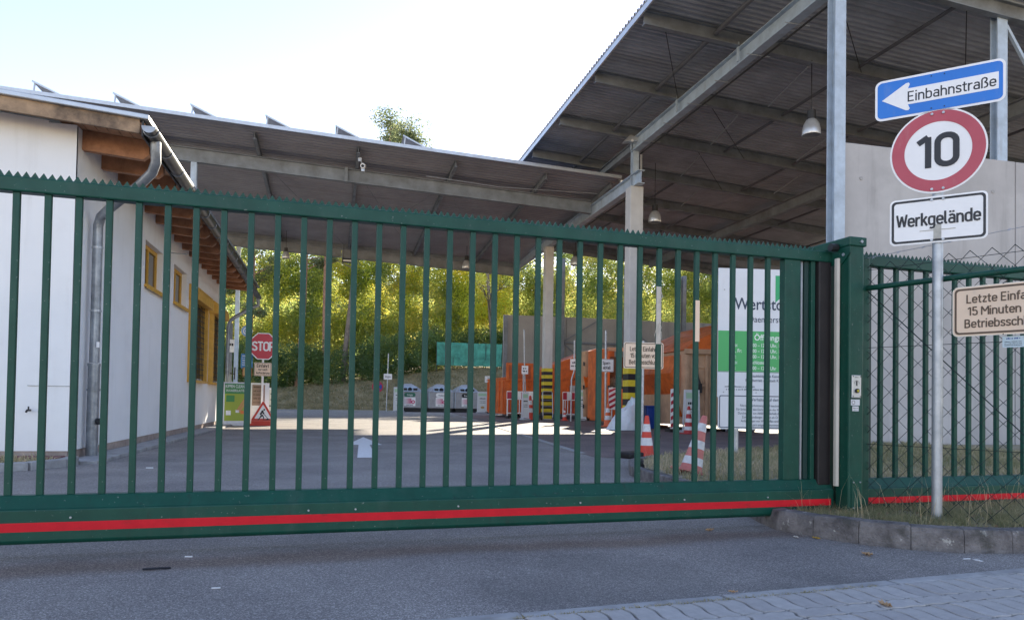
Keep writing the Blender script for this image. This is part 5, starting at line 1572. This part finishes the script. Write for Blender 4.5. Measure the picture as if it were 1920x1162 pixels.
for x in (-1.0, 1.2, .25):
    G().tube([(x - .08, .25, .12), (x + .08, .25, .12)], .12, 14).build('roller', M_DARK, t)
    G().bar((x, .1, .25), (x - .12, -.1, .04), .06, .06).build('support_leg', M_GALV, t)

# ------------------------------------------------------------------ small yard things
t = thing('sign_pole', 'bulky waste sign on a tall galvanised pole left of the front column', 'sign', (10.0, 26, 0))
G().tube([(0, 0, 0), (-.03, 0, 3.6)], .04, 10).build('pole', M_GALV, t, smooth=True)
p_ = sign_panel(t, .56, .48, 2.28, M_WHITE, M_WHITE, M_INK, -.06, r=.04, bw_=.012, inset=.012)
din('Sperr-', .12, p_, .0, 2.37, -.064, M_INK, sw=.15); din('abfall', .12, p_, .0, 2.2, -.064, M_INK, sw=.15)
t = thing('sign_pole', 'small white sign on a bent pole above the red and white barrier', 'sign', (10.75, 32, 0))
G().tube([(-.10, .05, 0), (-.10, .05, 1.9), (.02, .05, 2.3), (.02, .05, 3.7)], .035, 10).build('pole', M_GALV, t, smooth=True)
p_ = sign_panel(t, .40, .50, 2.6, M_WHITE, M_WHITE, None, -.02, r=.03)
scribble(p_, 0, 2.68, .2, .10, -.024, M_INK); scribble(p_, 0, 2.53, .3, .08, -.024, M_INK)
t = thing('sign_pole', 'small white sign on a leaning pole in front of the orange skip', 'sign', (8.95, 34, 0))
G().tube([(.12, .05, 0), (.0, .05, 2.4), (-.06, .05, 4.3)], .03, 10).build('pole', M_GALV, t, smooth=True)
G().tube([(-.02, .06, 0), (-.06, .06, 2.4)], .03, 10).build('pole', M_GALV, t, smooth=True)
p_ = sign_panel(t, .32, .40, 2.38, M_WHITE, M_WHITE, None, -.01, r=.02)
scribble(p_, 0, 2.44, .18, .08, -.014, M_INK); scribble(p_, 0, 2.31, .2, .08, -.014, M_INK)
def barrier(label, loc, w_, rz=0):
    t = thing('barrier', label, 'barrier', loc, rz, 'red and white barriers')
    G().box(-w_ / 2, w_ / 2, -.02, .02, .95, 1.38).build('board', M_WHITE, t, bevel=.01)
    n = 4
    for k in range(0, n, 2):
        G().box(-w_ / 2 + .02 + k * (w_ - .04) / n, -w_ / 2 + .02 + (k + 1) * (w_ - .04) / n, -.0225, .0225, .99, 1.34).build('red_panel', M_SIGNRED, t)
    for x in (-w_ / 2 + .04, w_ / 2 - .04):
        G().box(x - .03, x + .03, -.018, .018, .12, .948).build('leg', M_WHITE, t, bevel=.008)
        G().box(x - .04, x + .04, -.3, .3, .006, .118).build('foot', M_BLACK, t, bevel=.015)
    k = -w_ / 2 + .15
    while k < w_ / 2 - .08:
        G().box(k - .018, k + .018, -.014, .014, .3, .948).build('slat', M_WHITE if int(k * 20) % 2 else M_SIGNRED, t); k += .13
    G().box(-w_ / 2 + .071, w_ / 2 - .071, -.016, .016, .24, .298).build('lower_bar', M_WHITE, t)
barrier('red and white plastic barrier right of the striped rear column', (11.6, 35.0, .006), .86)
barrier('red and white plastic barrier in front of the orange skip hooks', (9.35, 36.2, .006), 1.5)
barrier('narrow red and white barrier beside the plastics sign', (10.72, 49.8, .006), .5, radians(40))
# handcart in front of rear column
t = thing('hand_truck', 'grey wire hand truck leaning before the striped rear column', 'hand truck', (9.98, 33.6, .006))
for x in (-.24, .24):
    G().tube([(x, -.12, .10), (x, .02, 1.30)], .018, 8).build('rail', M_GALV, t, smooth=True)
G().tube([(-.24, .02, 1.30), (-.2, .03, 1.36), (.2, .03, 1.36), (.24, .02, 1.30)], .018, 8).build('handle', M_GALV, t, smooth=True)
for z in (.35, .65, .95, 1.2):
    G().tube([(-.24, -.12 + .14 * (z - .1) / 1.2, z), (.24, -.12 + .14 * (z - .1) / 1.2, z)], .012, 6).build('crossbar', M_GALV, t)
G().box(-.25, .7, -.42, -.12, .03, .05).build('platform', M_GALV, t)
for x in (-.3, .3):
    G().tube([(x - .03, -.05, .12), (x + .03, -.05, .12)], .12, 14).build('wheel', M_DARK, t)
# chevron board
t = thing('chevron_board', 'red and white striped hazard board right of the bulky waste pole', 'hazard board', (10.66, 27, 0))
G().tube([(0, .05, 0), (0, .05, 1.5)], .03, 8).build('pole', M_GALV, t)
p_ = G().box(-.16, .16, -.02, .0, .62, 1.48).build('panel', M_WHITE, t)
for k in range(4):
    z = .62 + k * .215
    G().ext([(-.158, -.0235, z), (.158, -.0235, z + .16), (.158, -.0235, min(z + .27, 1.478)), (-.158, -.0235, z + .105)], (0, .003, 0)).build('stripe', M_SIGNRED, p_)
t = thing('chevron_board', 'striped hazard board leaning by the beige press container', 'hazard board', (10.45, 21.3, .006), radians(8))
p_ = G().box(-.10, .10, -.02, .0, .1, 1.35).build('panel', M_WHITE, t)
for k in range(5):
    z = .12 + k * .24
    G().ext([(-.098, -.0235, z), (.098, -.0235, z + .1), (.098, -.0235, z + .22), (-.098, -.0235, z + .12)], (0, .003, 0)).build('stripe', M_SIGNRED, p_)
G().box(-.2, .2, -.15, .15, 0, .1).build('foot', M_BLACK, t)
# plastic bag
t = thing('plastic_bag', 'big white translucent plastic bag at the foot of the front striped column', 'bag', (9.33, 22.7, .006))
vs = []; fs = []; nu, nv = 28, 14
for j in range(nv + 1):
    v = j / nv
    for i in range(nu):
        a = 2 * pi * i / nu
        top = .60 + .45 * max(0, cos(a)) ** .7 if v > .0 else 0
        lean_ = v * .16
        rr = (1 - .35 * v ** 1.6) * (1 + .07 * sin(5 * a + 6 * v) + .04 * sin(11 * a - 4 * v))
        if j == nv: rr *= .45
        x = (.52 * cos(a)) * rr + lean_; y = .34 * sin(a) * rr
        vs.append((x, y, v ** .85 * (.55 + .52 * (.5 + .5 * cos(a))) * (1 + .03 * sin(7 * a))))
for j in range(nv):
    for i in range(nu):
        fs.append((j * nu + i, j * nu + (i + 1) % nu, (j + 1) * nu + (i + 1) % nu, (j + 1) * nu + i))
fs.append(tuple(nv * nu + i for i in range(nu)))
G().add(vs, fs).build('bag_body', M_BAG, t, smooth=True)
# blue barrel bin
t = thing('blue_bin', 'blue plastic bin between the front column and the beige press container', 'bin', (10.95, 24.15, .006))
G().ext([(x, y, 0) for x, y in rrect(.40, .40, .06)], (0, 0, .74)).build('body', M_BINBLUE, t, bevel=.02)
G().ext([(x, y, .742) for x, y in rrect(.46, .46, .07)], (0, 0, .06)).build('rim', M_BINBLUE, t, bevel=.015)
G().tube([(-.15, .24, .70), (.15, .24, .70)], .02, 8).build('handle', M_BINBLUE, t)

# ------------------------------------------------------------------ lamps, camera, floodlight
def bell_lamp(label, x, y, z, zc, s=1.0):
    t = thing('pendant_lamp', label, 'lamp', (x, y, z), 0, 'bell lamps under the roofs')
    pr = [(.20, 0), (.205, .02), (.20, .14), (.17, .27), (.11, .37), (.075, .40)]
    sh = G()
    n = 20
    o_ = [(r * s * 1.18, h * s * 1.1) for r, h in pr]
    for r, h in o_:
        for k in range(n): sh.v.append((r * cos(2 * pi * k / n), r * sin(2 * pi * k / n), h))
    for i in range(len(pr) - 1):
        for k in range(n): sh.f.append((i * n + k, i * n + (k + 1) % n, (i + 1) * n + (k + 1) % n, (i + 1) * n + k))
    sh.build('shade', M_LAMP, t, smooth=True)
    G().tube([(0, 0, .43 * s), (0, 0, .66 * s)], .11 * s, 12).build('ballast', M_DARK, t, smooth=True)
    G().tube([(0, 0, .66 * s), (0, 0, zc - z)], .012, 6).build('chain', M_DARK, t)
    G().lathe([(.02, .16 * s), (.06 * s, .2 * s), (.05 * s, .33 * s), (.02, .36 * s)], 12).build('bulb', M_WHITE, t, smooth=True)
bell_lamp('silver bell lamp hanging near the front corner post of the hall', 12.25, 17.0, 8.08, 10.1, 1.0)
bell_lamp('silver bell lamp hanging right of the front concrete column', 11.9, 26.0, 7.82, 10.1)
bell_lamp('silver bell lamp hanging right of the rear concrete column', 11.4, 34.0, 7.54, 10.1)
bell_lamp('dusty bell lamp under the back of the canopy', 6.75, 38.0, 7.79, cz(6.75, 38) - .05)
bell_lamp('small bell lamp under the canopy near the building gutter', -2.4, 39.0, 7.95, cz(-2.4, 39) - .05, .8)
t = thing('box_lamp', 'flat dark box lamp hanging under the canopy back beam', 'lamp', (.65, 39.6, 8.02))
G().box(-.26, .26, -.16, .16, 0, .2).build('housing', M_DARK, t, bevel=.02)
G().box(-.2, .2, -.163, -.159, .03, .12).build('lens', M_LAMP, t)
for x in (-.18, .18):
    G().tube([(x, 0, .2), (x, 0, cz(.65, 39.6) - .28 - 8.02)], .012, 6).build('hanger', M_DARK, t)
t = thing('security_camera', 'white security camera hanging from the canopy front purlin', 'camera', (.82, 26.9, cz(.82, 27) - .27), radians(-8))
G().box(-.06, .06, -.06, .06, -.12, .0).build('bracket', M_GALV, t)
G().tube([(.05, 0, -.1), (.10, -.02, -.3), (.10, -.06, -.36)], .02, 8).build('arm', M_GALV, t)
G().tube([(.12, .18, -.22), (.12, -.22, -.34)], .085, 14).build('housing', M_WHITE, t, smooth=True)
G().tube([(.12, -.221, -.3405), (.12, -.235, -.345)], .055, 14).build('lens', M_INK, t)
G().box(.06, .19, -.16, .0, -.52, -.40).build('infrared_lamp', M_GALV, t, bevel=.015)
t = thing('floodlight', 'grey floodlight on the girder end above the front column', 'lamp', (9.95, 23.85, 10.0))
G().ext([(-.28, -.15, -.06), (.26, -.15, .02), (.26, -.15, .16), (-.05, -.15, .2)], (0, .3, 0)).build('housing', M_LAMP, t, bevel=.02)
G().bar((.1, 0, .19), (.22, .05, .22), .06, .06).build('bracket', M_STEEL, t)
G().tube([(.02, -.152, .0), (.02, -.165, .0)], .05, 10).build('lens', M_WHITE, t)
t = thing('edge_lamp', 'small round lamp at the right end of the canopy edge', 'lamp', (10.6, 26.1, cz(10.5, 26) - .1))
G().lathe([(.05, -.09), (.11, -.05), (.12, .02), (.06, .08)], 14).build('housing', M_LAMP, t, smooth=True)
G().bar((-.15, 0, .05), (-.04, 0, .05), .04, .04).build('bracket', M_GALV, t)

# ================================================================== VEGETATION
def tree(name, label, x, y, h, r0, lean=(0, 0), bark=M_BARK, forks=0, crown_from=.45, crown_r=2.2, nclump=26, per=260, leaf=.22, lm=M_NEEDLE, cat='tree', seed=1, limb=1.0):
    rg = random.Random(seed)
    z0 = bank_z(x, y) - .2
    t = thing(name, label, cat, (x, y, z0), 0, 'trees behind the yard')
    g = G()
    n = 9
    def tp(f): return Vector((lean[0] * f + .12 * sin(f * 5 + seed), lean[1] * f + .12 * cos(f * 4 + seed), h * f))
    g.tube([tp(i / n) for i in range(n + 1)], [r0 * (1 - .82 * i / n) for i in range(n + 1)], 9)
    ends = []
    nb = 16 if not forks else 10
    for b in range(nb):
        f = crown_from * .75 + (1 - crown_from * .75) * (b + rg.random()) / nb
        a = rg.uniform(0, 2 * pi); L = crown_r * (1.15 - .75 * f) * rg.uniform(.7, 1.2) * limb
        p = tp(min(f, .98)); q = p + Vector((cos(a) * L, sin(a) * L, L * rg.uniform(.1, .5)))
        mid = (p + q) / 2 + Vector((0, 0, L * rg.uniform(-.05, .12)))
        rr = r0 * (1 - .82 * f) * .42
        g.tube([p, mid, q], [rr, rr * .6, rr * .2], 6)
        ends += [q, mid, (q + mid) / 2]
        if forks:
            for s_ in range(3):
                a2 = a + rg.uniform(-.8, .8); q2 = mid + Vector((cos(a2), sin(a2), .7)) * L * .5
                g.tube([mid, q2], [rr * .5, rr * .12], 5); ends.append(q2)
    g.build('trunk', bark, t, smooth=True)
    cs = []; rs = []
    for k in range(nclump):
        e = ends[rg.randrange(len(ends))]
        cs.append((e.x + rg.uniform(-.5, .5), e.y + rg.uniform(-.5, .5), e.z + rg.uniform(-.3, .5))); rs.append(rg.uniform(.45, 1.0) * crown_r * .36)
    tp_ = tp(1.0); cs.append((tp_.x, tp_.y, tp_.z)); rs.append(crown_r * .4)
    P = clump_points(cs, rs, per, .7, .2)
    quad_cloud('crown', P, nr.uniform(.6, 1.3, len(P)) * leaf, lm, parent=t)
    return t
tree('pine_tree', 'tall pine whose round crown rises above the canopy edge', 4.9, 76, 26.2, .30, (.3, 0), crown_from=.76, crown_r=5.2, nclump=56, per=260, leaf=.26, seed=3)
tree('pine_tree', 'slim pine with reddish trunk just right of the STOP sign', -2.75, 66.0, 17.5, .30, (.4, 0), crown_from=.72, crown_r=2.6, nclump=16, per=170, leaf=.2, seed=5)
tree('pine_tree', 'pine with bare orange stem between the third and fourth bars past the STOP sign', -.75, 66.2, 19, .27, (.2, 0), crown_from=.74, crown_r=2.6, nclump=16, per=170, leaf=.2, seed=8)
tree('pine_tree', 'pine with pale leaning trunk under the box lamp', 1.0, 65.8, 19, .27, (1.1, 0), bark=M_BARKG, crown_from=.7, crown_r=2.4, nclump=14, per=170, leaf=.2, seed=11)
tree('deciduous_tree', 'bare-branched forked tree left of the rear concrete wall', 14.4, 66.0, 13.5, .32, (-.9, 0), bark=M_BARKG, forks=1, crown_from=.5, crown_r=4.0, nclump=12, per=120, leaf=.18, lm=M_YLEAF, seed=14, cat='tree', limb=1.15)
tree('pine_tree', 'dark pine beyond the far end of the white building', -7.0, 68, 17.5, .25, (0, 0), crown_from=.42, crown_r=3.0, nclump=26, per=200, leaf=.2, seed=17)

# wooded hillside closing the view behind the trees
vs = []; fs = []; nX, nY = 60, 14
for j in range(nY):
    for i in range(nX):
        x = -70 + 170 * i / (nX - 1); y = 86 + 26 * j / (nY - 1)
        vs.append((x, y + 1.2 * sin(x * .7 + j), 2.5 + 16 * (j / (nY - 1)) ** .8 + .8 * sin(x * .9 + j * 1.7) + .6 * cos(x * 2.1)))
for j in range(nY - 1):
    for i in range(nX - 1):
        a = j * nX + i; fs.append((a, a + 1, a + nX + 1, a + nX))
tag(G().add(vs, fs).build('hill', mat('hill_wood', (.16, .15, .05), .95, var=(1.1, .8), col2=(.035, .05, .018), bump=(2.5, 1.0, .6)), smooth=True), kind='structure')
# the wood behind the yard reads as one mass
def wood():
    cs, rs, lf = [], [], []
    def zone(n, x0, x1, y0, y1, z0, z1, r0, r1, sq=None):
        for _ in range(n):
            x = nr.uniform(x0, x1); y = nr.uniform(y0, y1); f = nr.random()
            zt = z1(x) if callable(z1) else z1
            z = bank_z(x, y) + z0 + (zt - z0) * f
            cs.append((x, y, z)); rs.append(nr.uniform(r0, r1))
    return cs, rs, zone
cs, rs, zone = wood()
zone(260, -18, 42, 68, 73, .6, 6.5, .9, 1.7)
tops = lambda x: (13.0 if x < 8 else 12.5) + 1.7 * sin(x * .55) + 1.3 * sin(x * 1.37 + 1)
zone(640, -18, 44, 69, 76, 4, tops, .9, 1.9)
zone(200, 10, 44, 69.5, 74, 7, 12.5, .9, 1.7)
zone(120, -16, 10, 69.5, 74, 8, 13, .9, 1.6)
P = clump_points(cs, rs, 300, .8, .22)
tag(quad_cloud('woodland', P, nr.uniform(.5, 1.3, len(P)) * .22, M_LEAF), 'sunlit yellow-green deciduous wood filling the background behind the yard', 'woodland', kind='stuff')
cs, rs, zone = wood()
zone(230, -28, 48, 77, 84, 1, lambda x: 8.5 + 1.5 * sin(x * .8), 1.4, 2.4)
P = clump_points(cs, rs, 210, .85, .2)
tag(quad_cloud('woodland', P, nr.uniform(.6, 1.3, len(P)) * .42, M_LEAF), 'deeper shaded rows of the wood behind the sunlit trees', 'woodland', kind='stuff')
cs, rs, zone = wood()
zone(80, 10, 17, 67.5, 71, 4, 12, .8, 1.5); zone(100, -6, 8, 69, 75, 5, 14, .8, 1.5)
P = clump_points(cs, rs, 260, .8, .25)
tag(quad_cloud('yellow_foliage', P, nr.uniform(.5, 1.3, len(P)) * .19, M_YLEAF), 'glowing yellow autumn leaves in the upper part of the wood', 'foliage', kind='stuff')
cs, rs, zone = wood()
zone(190, -14, 8.2, 63.8, 68, .1, 3.4, .7, 1.25)
zone(70, 16.5, 26, 63.8, 68, .1, 3.4, .7, 1.25)
zone(60, 8.2, 16.5, 66.8, 68.5, .6, 3.4, .7, 1.2)
P = clump_points(cs, rs, 330, .85, .3)
tag(quad_cloud('shrubbery', P, nr.uniform(.5, 1.3, len(P)) * .18, M_SHRUB), 'dark green shrubbery along the top of the grassy bank', 'shrubs', kind='stuff')
# ------------------------------------------------------------------ grass
def blades(name, P, hmin, hmax, wd, m, spread=.5, label=None, cat=None):
    n = len(P)
    h = nr.uniform(hmin, hmax, n); a = nr.uniform(0, 2 * pi, n)
    lx = nr.normal(0, spread, n) * h; ly = nr.normal(0, spread, n) * h
    dx_ = np.cos(a) * wd; dy_ = np.sin(a) * wd
    v = np.zeros((n, 5, 3))
    v[:, 0] = P + np.stack([-dx_, -dy_, 0 * h], 1); v[:, 1] = P + np.stack([dx_, dy_, 0 * h], 1)
    v[:, 2] = P + np.stack([dx_ * .7 + lx * .35, dy_ * .7 + ly * .35, h * .6], 1); v[:, 3] = P + np.stack([lx, ly, h * .95], 1)
    v[:, 4] = P + np.stack([-dx_ * .7 + lx * .35, -dy_ * .7 + ly * .35, h * .6], 1)
    me = bpy.data.meshes.new(name)
    me.vertices.add(n * 5); me.vertices.foreach_set('co', v.reshape(-1).astype('f'))
    ix = (np.arange(n, dtype=np.int32)[:, None] * 5 + np.array([0, 1, 2, 4, 4, 2, 3], np.int32)).ravel()
    me.loops.add(n * 7); me.loops.foreach_set('vertex_index', ix)
    me.polygons.add(n * 2)
    ls_ = (np.arange(n, dtype=np.int32)[:, None] * 7 + np.array([0, 4], np.int32)).ravel()
    me.polygons.foreach_set('loop_start', ls_); me.polygons.foreach_set('loop_total', np.tile(np.array([4, 3], np.int32), n))
    me.materials.append(m); me.update(); me.validate()
    return tag(put(name, me), label, cat, kind='stuff')
def in_poly(pts, poly):
    x, y = pts[:, 0], pts[:, 1]; c = np.zeros(len(pts), bool); j = len(poly) - 1
    for i in range(len(poly)):
        xi, yi = poly[i]; xj, yj = poly[j]
        k = ((yi > y) != (yj > y)) & (x < (xj - xi) * (y - yi) / (yj - yi + 1e-12) + xi)
        c ^= k; j = i
    return c
def scatter(n, x0, x1, y0, y1, poly, z):
    p = np.stack([nr.uniform(x0, x1, n), nr.uniform(y0, y1, n)], 1)
    p = p[in_poly(p, poly)]
    return np.column_stack([p, np.full(len(p), z)])
P = scatter(7000, 3.2, 6.0, 3.7, 5.6, vg, .112)
tc_ = scatter(260, 3.3, 5.8, 3.8, 5.4, vg, .112)
Q = np.repeat(tc_, 55, 0); Q[:, :2] += nr.normal(0, .035, (len(Q), 2)); Q = Q[in_poly(Q[:, :2], vg)]
P = np.vstack([P, Q])
blades('grass', P, .02, .075, .0022, M_GRASS, .6, 'short weedy grass on the kerbed verge around the sign pole', 'grass')
P = scatter(190, 3.35, 6.0, 3.9, 5.3, vg, .112)
blades('dry_stalks', P, .10, .36, .0014, M_DRY, .35, 'tall dry grass stalks in front of the chain-link fence', 'grass')
P = scatter(30000, 3.5, 12, 6.5, 13.2, vg, .112)
blades('lawn', P, .03, .12, .006, M_GRASS, .6, 'patchy dry lawn on the island behind the gate', 'grass')
P = scatter(3500, -7, -3.2, 9.0, 10.6, [(-9, 9.05), (-3.7, 9.55), (-3.35, 10.2), (-3.4, 10.55), (-9, 10.6)], .058)
blades('bed_plants', P, .03, .12, .008, M_GRASS, .7, 'low ground plants in the bed before the white building', 'plants')
n = 60000
xx = nr.uniform(-20, 22, n); yy = nr.uniform(56.5, 67, n)
P = np.column_stack([xx, yy, [bank_z(a, b) for a, b in zip(xx, yy)]])
blades('bank_grass', P, .08, .28, .02, mat('bank_blades', (.3, .245, .14), .9, var=(.8, .6), col2=(.13, .13, .055)), .6, 'dry grass covering the bank behind the glass bins', 'grass')
Lp = scatter(900, 3.3, 6.0, 3.8, 5.6, vg, .13)
tag(quad_cloud('leaf_litter', Lp, nr.uniform(.015, .05, len(Lp)), leaf_mat('litter_leaf', (.12, .07, .035), (.3, .2, .11), (.5, .4, .28), .2), flat=3.0), 'dry brown leaf litter scattered in the verge grass', 'litter', kind='stuff')
# moss tufts in the joint between edging and pavers
n = 1800
s_ = nr.uniform(.3, 2.2, n); o_ = nr.normal(-.082, .008, n)
P = np.column_stack([ea.x + ed.x * s_ + en.x * -o_, ea.y + ed.y * s_ + en.y * -o_, np.full(n, .018)])
blades('joint_moss', P, .006, .022, .002, M_GRASS, .8, 'moss and small weeds in the joint beside the edging stones', 'moss')

# ------------------------------------------------------------------ fallen leaves and litter
def lobed(r, seed):
    rg = random.Random(seed); pts = []
    n = 16
    for k in range(n):
        a = 2 * pi * k / n
        q = r * (1 if k % 2 else .62) * (.75 + .35 * abs(cos(a))) * rg.uniform(.85, 1.15)
        pts.append((q * 1.25 * cos(a), q * .8 * sin(a)))
    return pts
def fallen(label, x, y, z, r, m, seed):
    pts = lobed(r, seed); rg = random.Random(seed); n = len(pts)
    vs = [(px, py, .006 + .35 * r * abs(sin(i * 1.3 + seed)) ** 2) for i, (px, py) in enumerate(pts)]
    vs += [(0, 0, .004)]
    vs += [(a, b, c - .0015) for a, b, c in vs]
    fs = [(i, (i + 1) % n, n) for i in range(n)] + [(n + 1 + (i + 1) % n, n + 1 + i, 2 * n + 1) for i in range(n)] + [(i, n + 1 + i, n + 1 + (i + 1) % n, (i + 1) % n) for i in range(n)]
    o = G().add(vs, fs).build('fallen_leaf', m, loc=(x, y, z))
    o.rotation_euler = (0, 0, rg.uniform(0, 6))
    return tag(o, label, 'leaf', 'fallen leaves')
LEAVES = [('brown lobed leaf alone on the asphalt before the kerb', 1642, 1045, .04, M_FALLEN), ('brown leaf lying on the wavy pavers', 1672, 1149, .035, M_FALLEN), ('curled brown leaf on asphalt just below the gate beam', 1341, 973, .035, M_FALLEN), ('pale leaf on the edging strip at right', 1848, 1068, .022, M_PAPER), ('yellow leaf against the foot of the kerb', 1531, 1009, .025, M_FALLENY), ('pale leaf bits at the kerb foot left of the yellow leaf', 1498, 1010, .022, M_CREAM), ('small brown leaf on the edging stone joint', 1362, 1121, .02, M_FALLEN)]
GP = {1642: (3.2, 3.87), 1672: (2.40, 2.79), 1341: (2.65, 4.8), 1848: (3.62, 3.48), 1531: (3.23, 4.40), 1498: (3.11, 4.45), 1362: (1.84, 3.11)}
for i, (lb, px, py, r, m_) in enumerate(LEAVES):
    x, y = GP[px]
    fallen(lb, x, y, .03 if px in (1672, 1362, 1848) else .002, r, m_, i + 3)
def stick(name, label, pts, r, m, cat):
    return tag(G().tube(pts, r, 6).build(name, m), label, cat)
stick('twig', 'short black twig on the asphalt below the gate at left', [(-.93, 4.17, .008), (-.86, 4.17, .010), (-.80, 4.19, .006)], .006, M_INK, 'twig')
stick('cigarette_end', 'white cigarette end on asphalt just below the left part of the gate', [(-.78, 4.47, .005), (-.74, 4.46, .005)], .004, M_PAPER, 'cigarette end')
stick('cigarette_end', 'white cigarette end on open asphalt below the black twig', [(-.53, 3.72, .005), (-.49, 3.72, .005)], .004, M_PAPER, 'cigarette end')
stick('cigarette_end', 'pale stub on asphalt in front of the right kerb', [(3.7, 3.66, .005), (3.75, 3.66, .005)], .004, M_PAPER, 'cigarette end')
stick('cigarette_end', 'pale stub on the drive beside the white building wall', [(-2.2, 9.9, .008), (-2.12, 9.9, .008)], .008, M_PAPER, 'cigarette end')
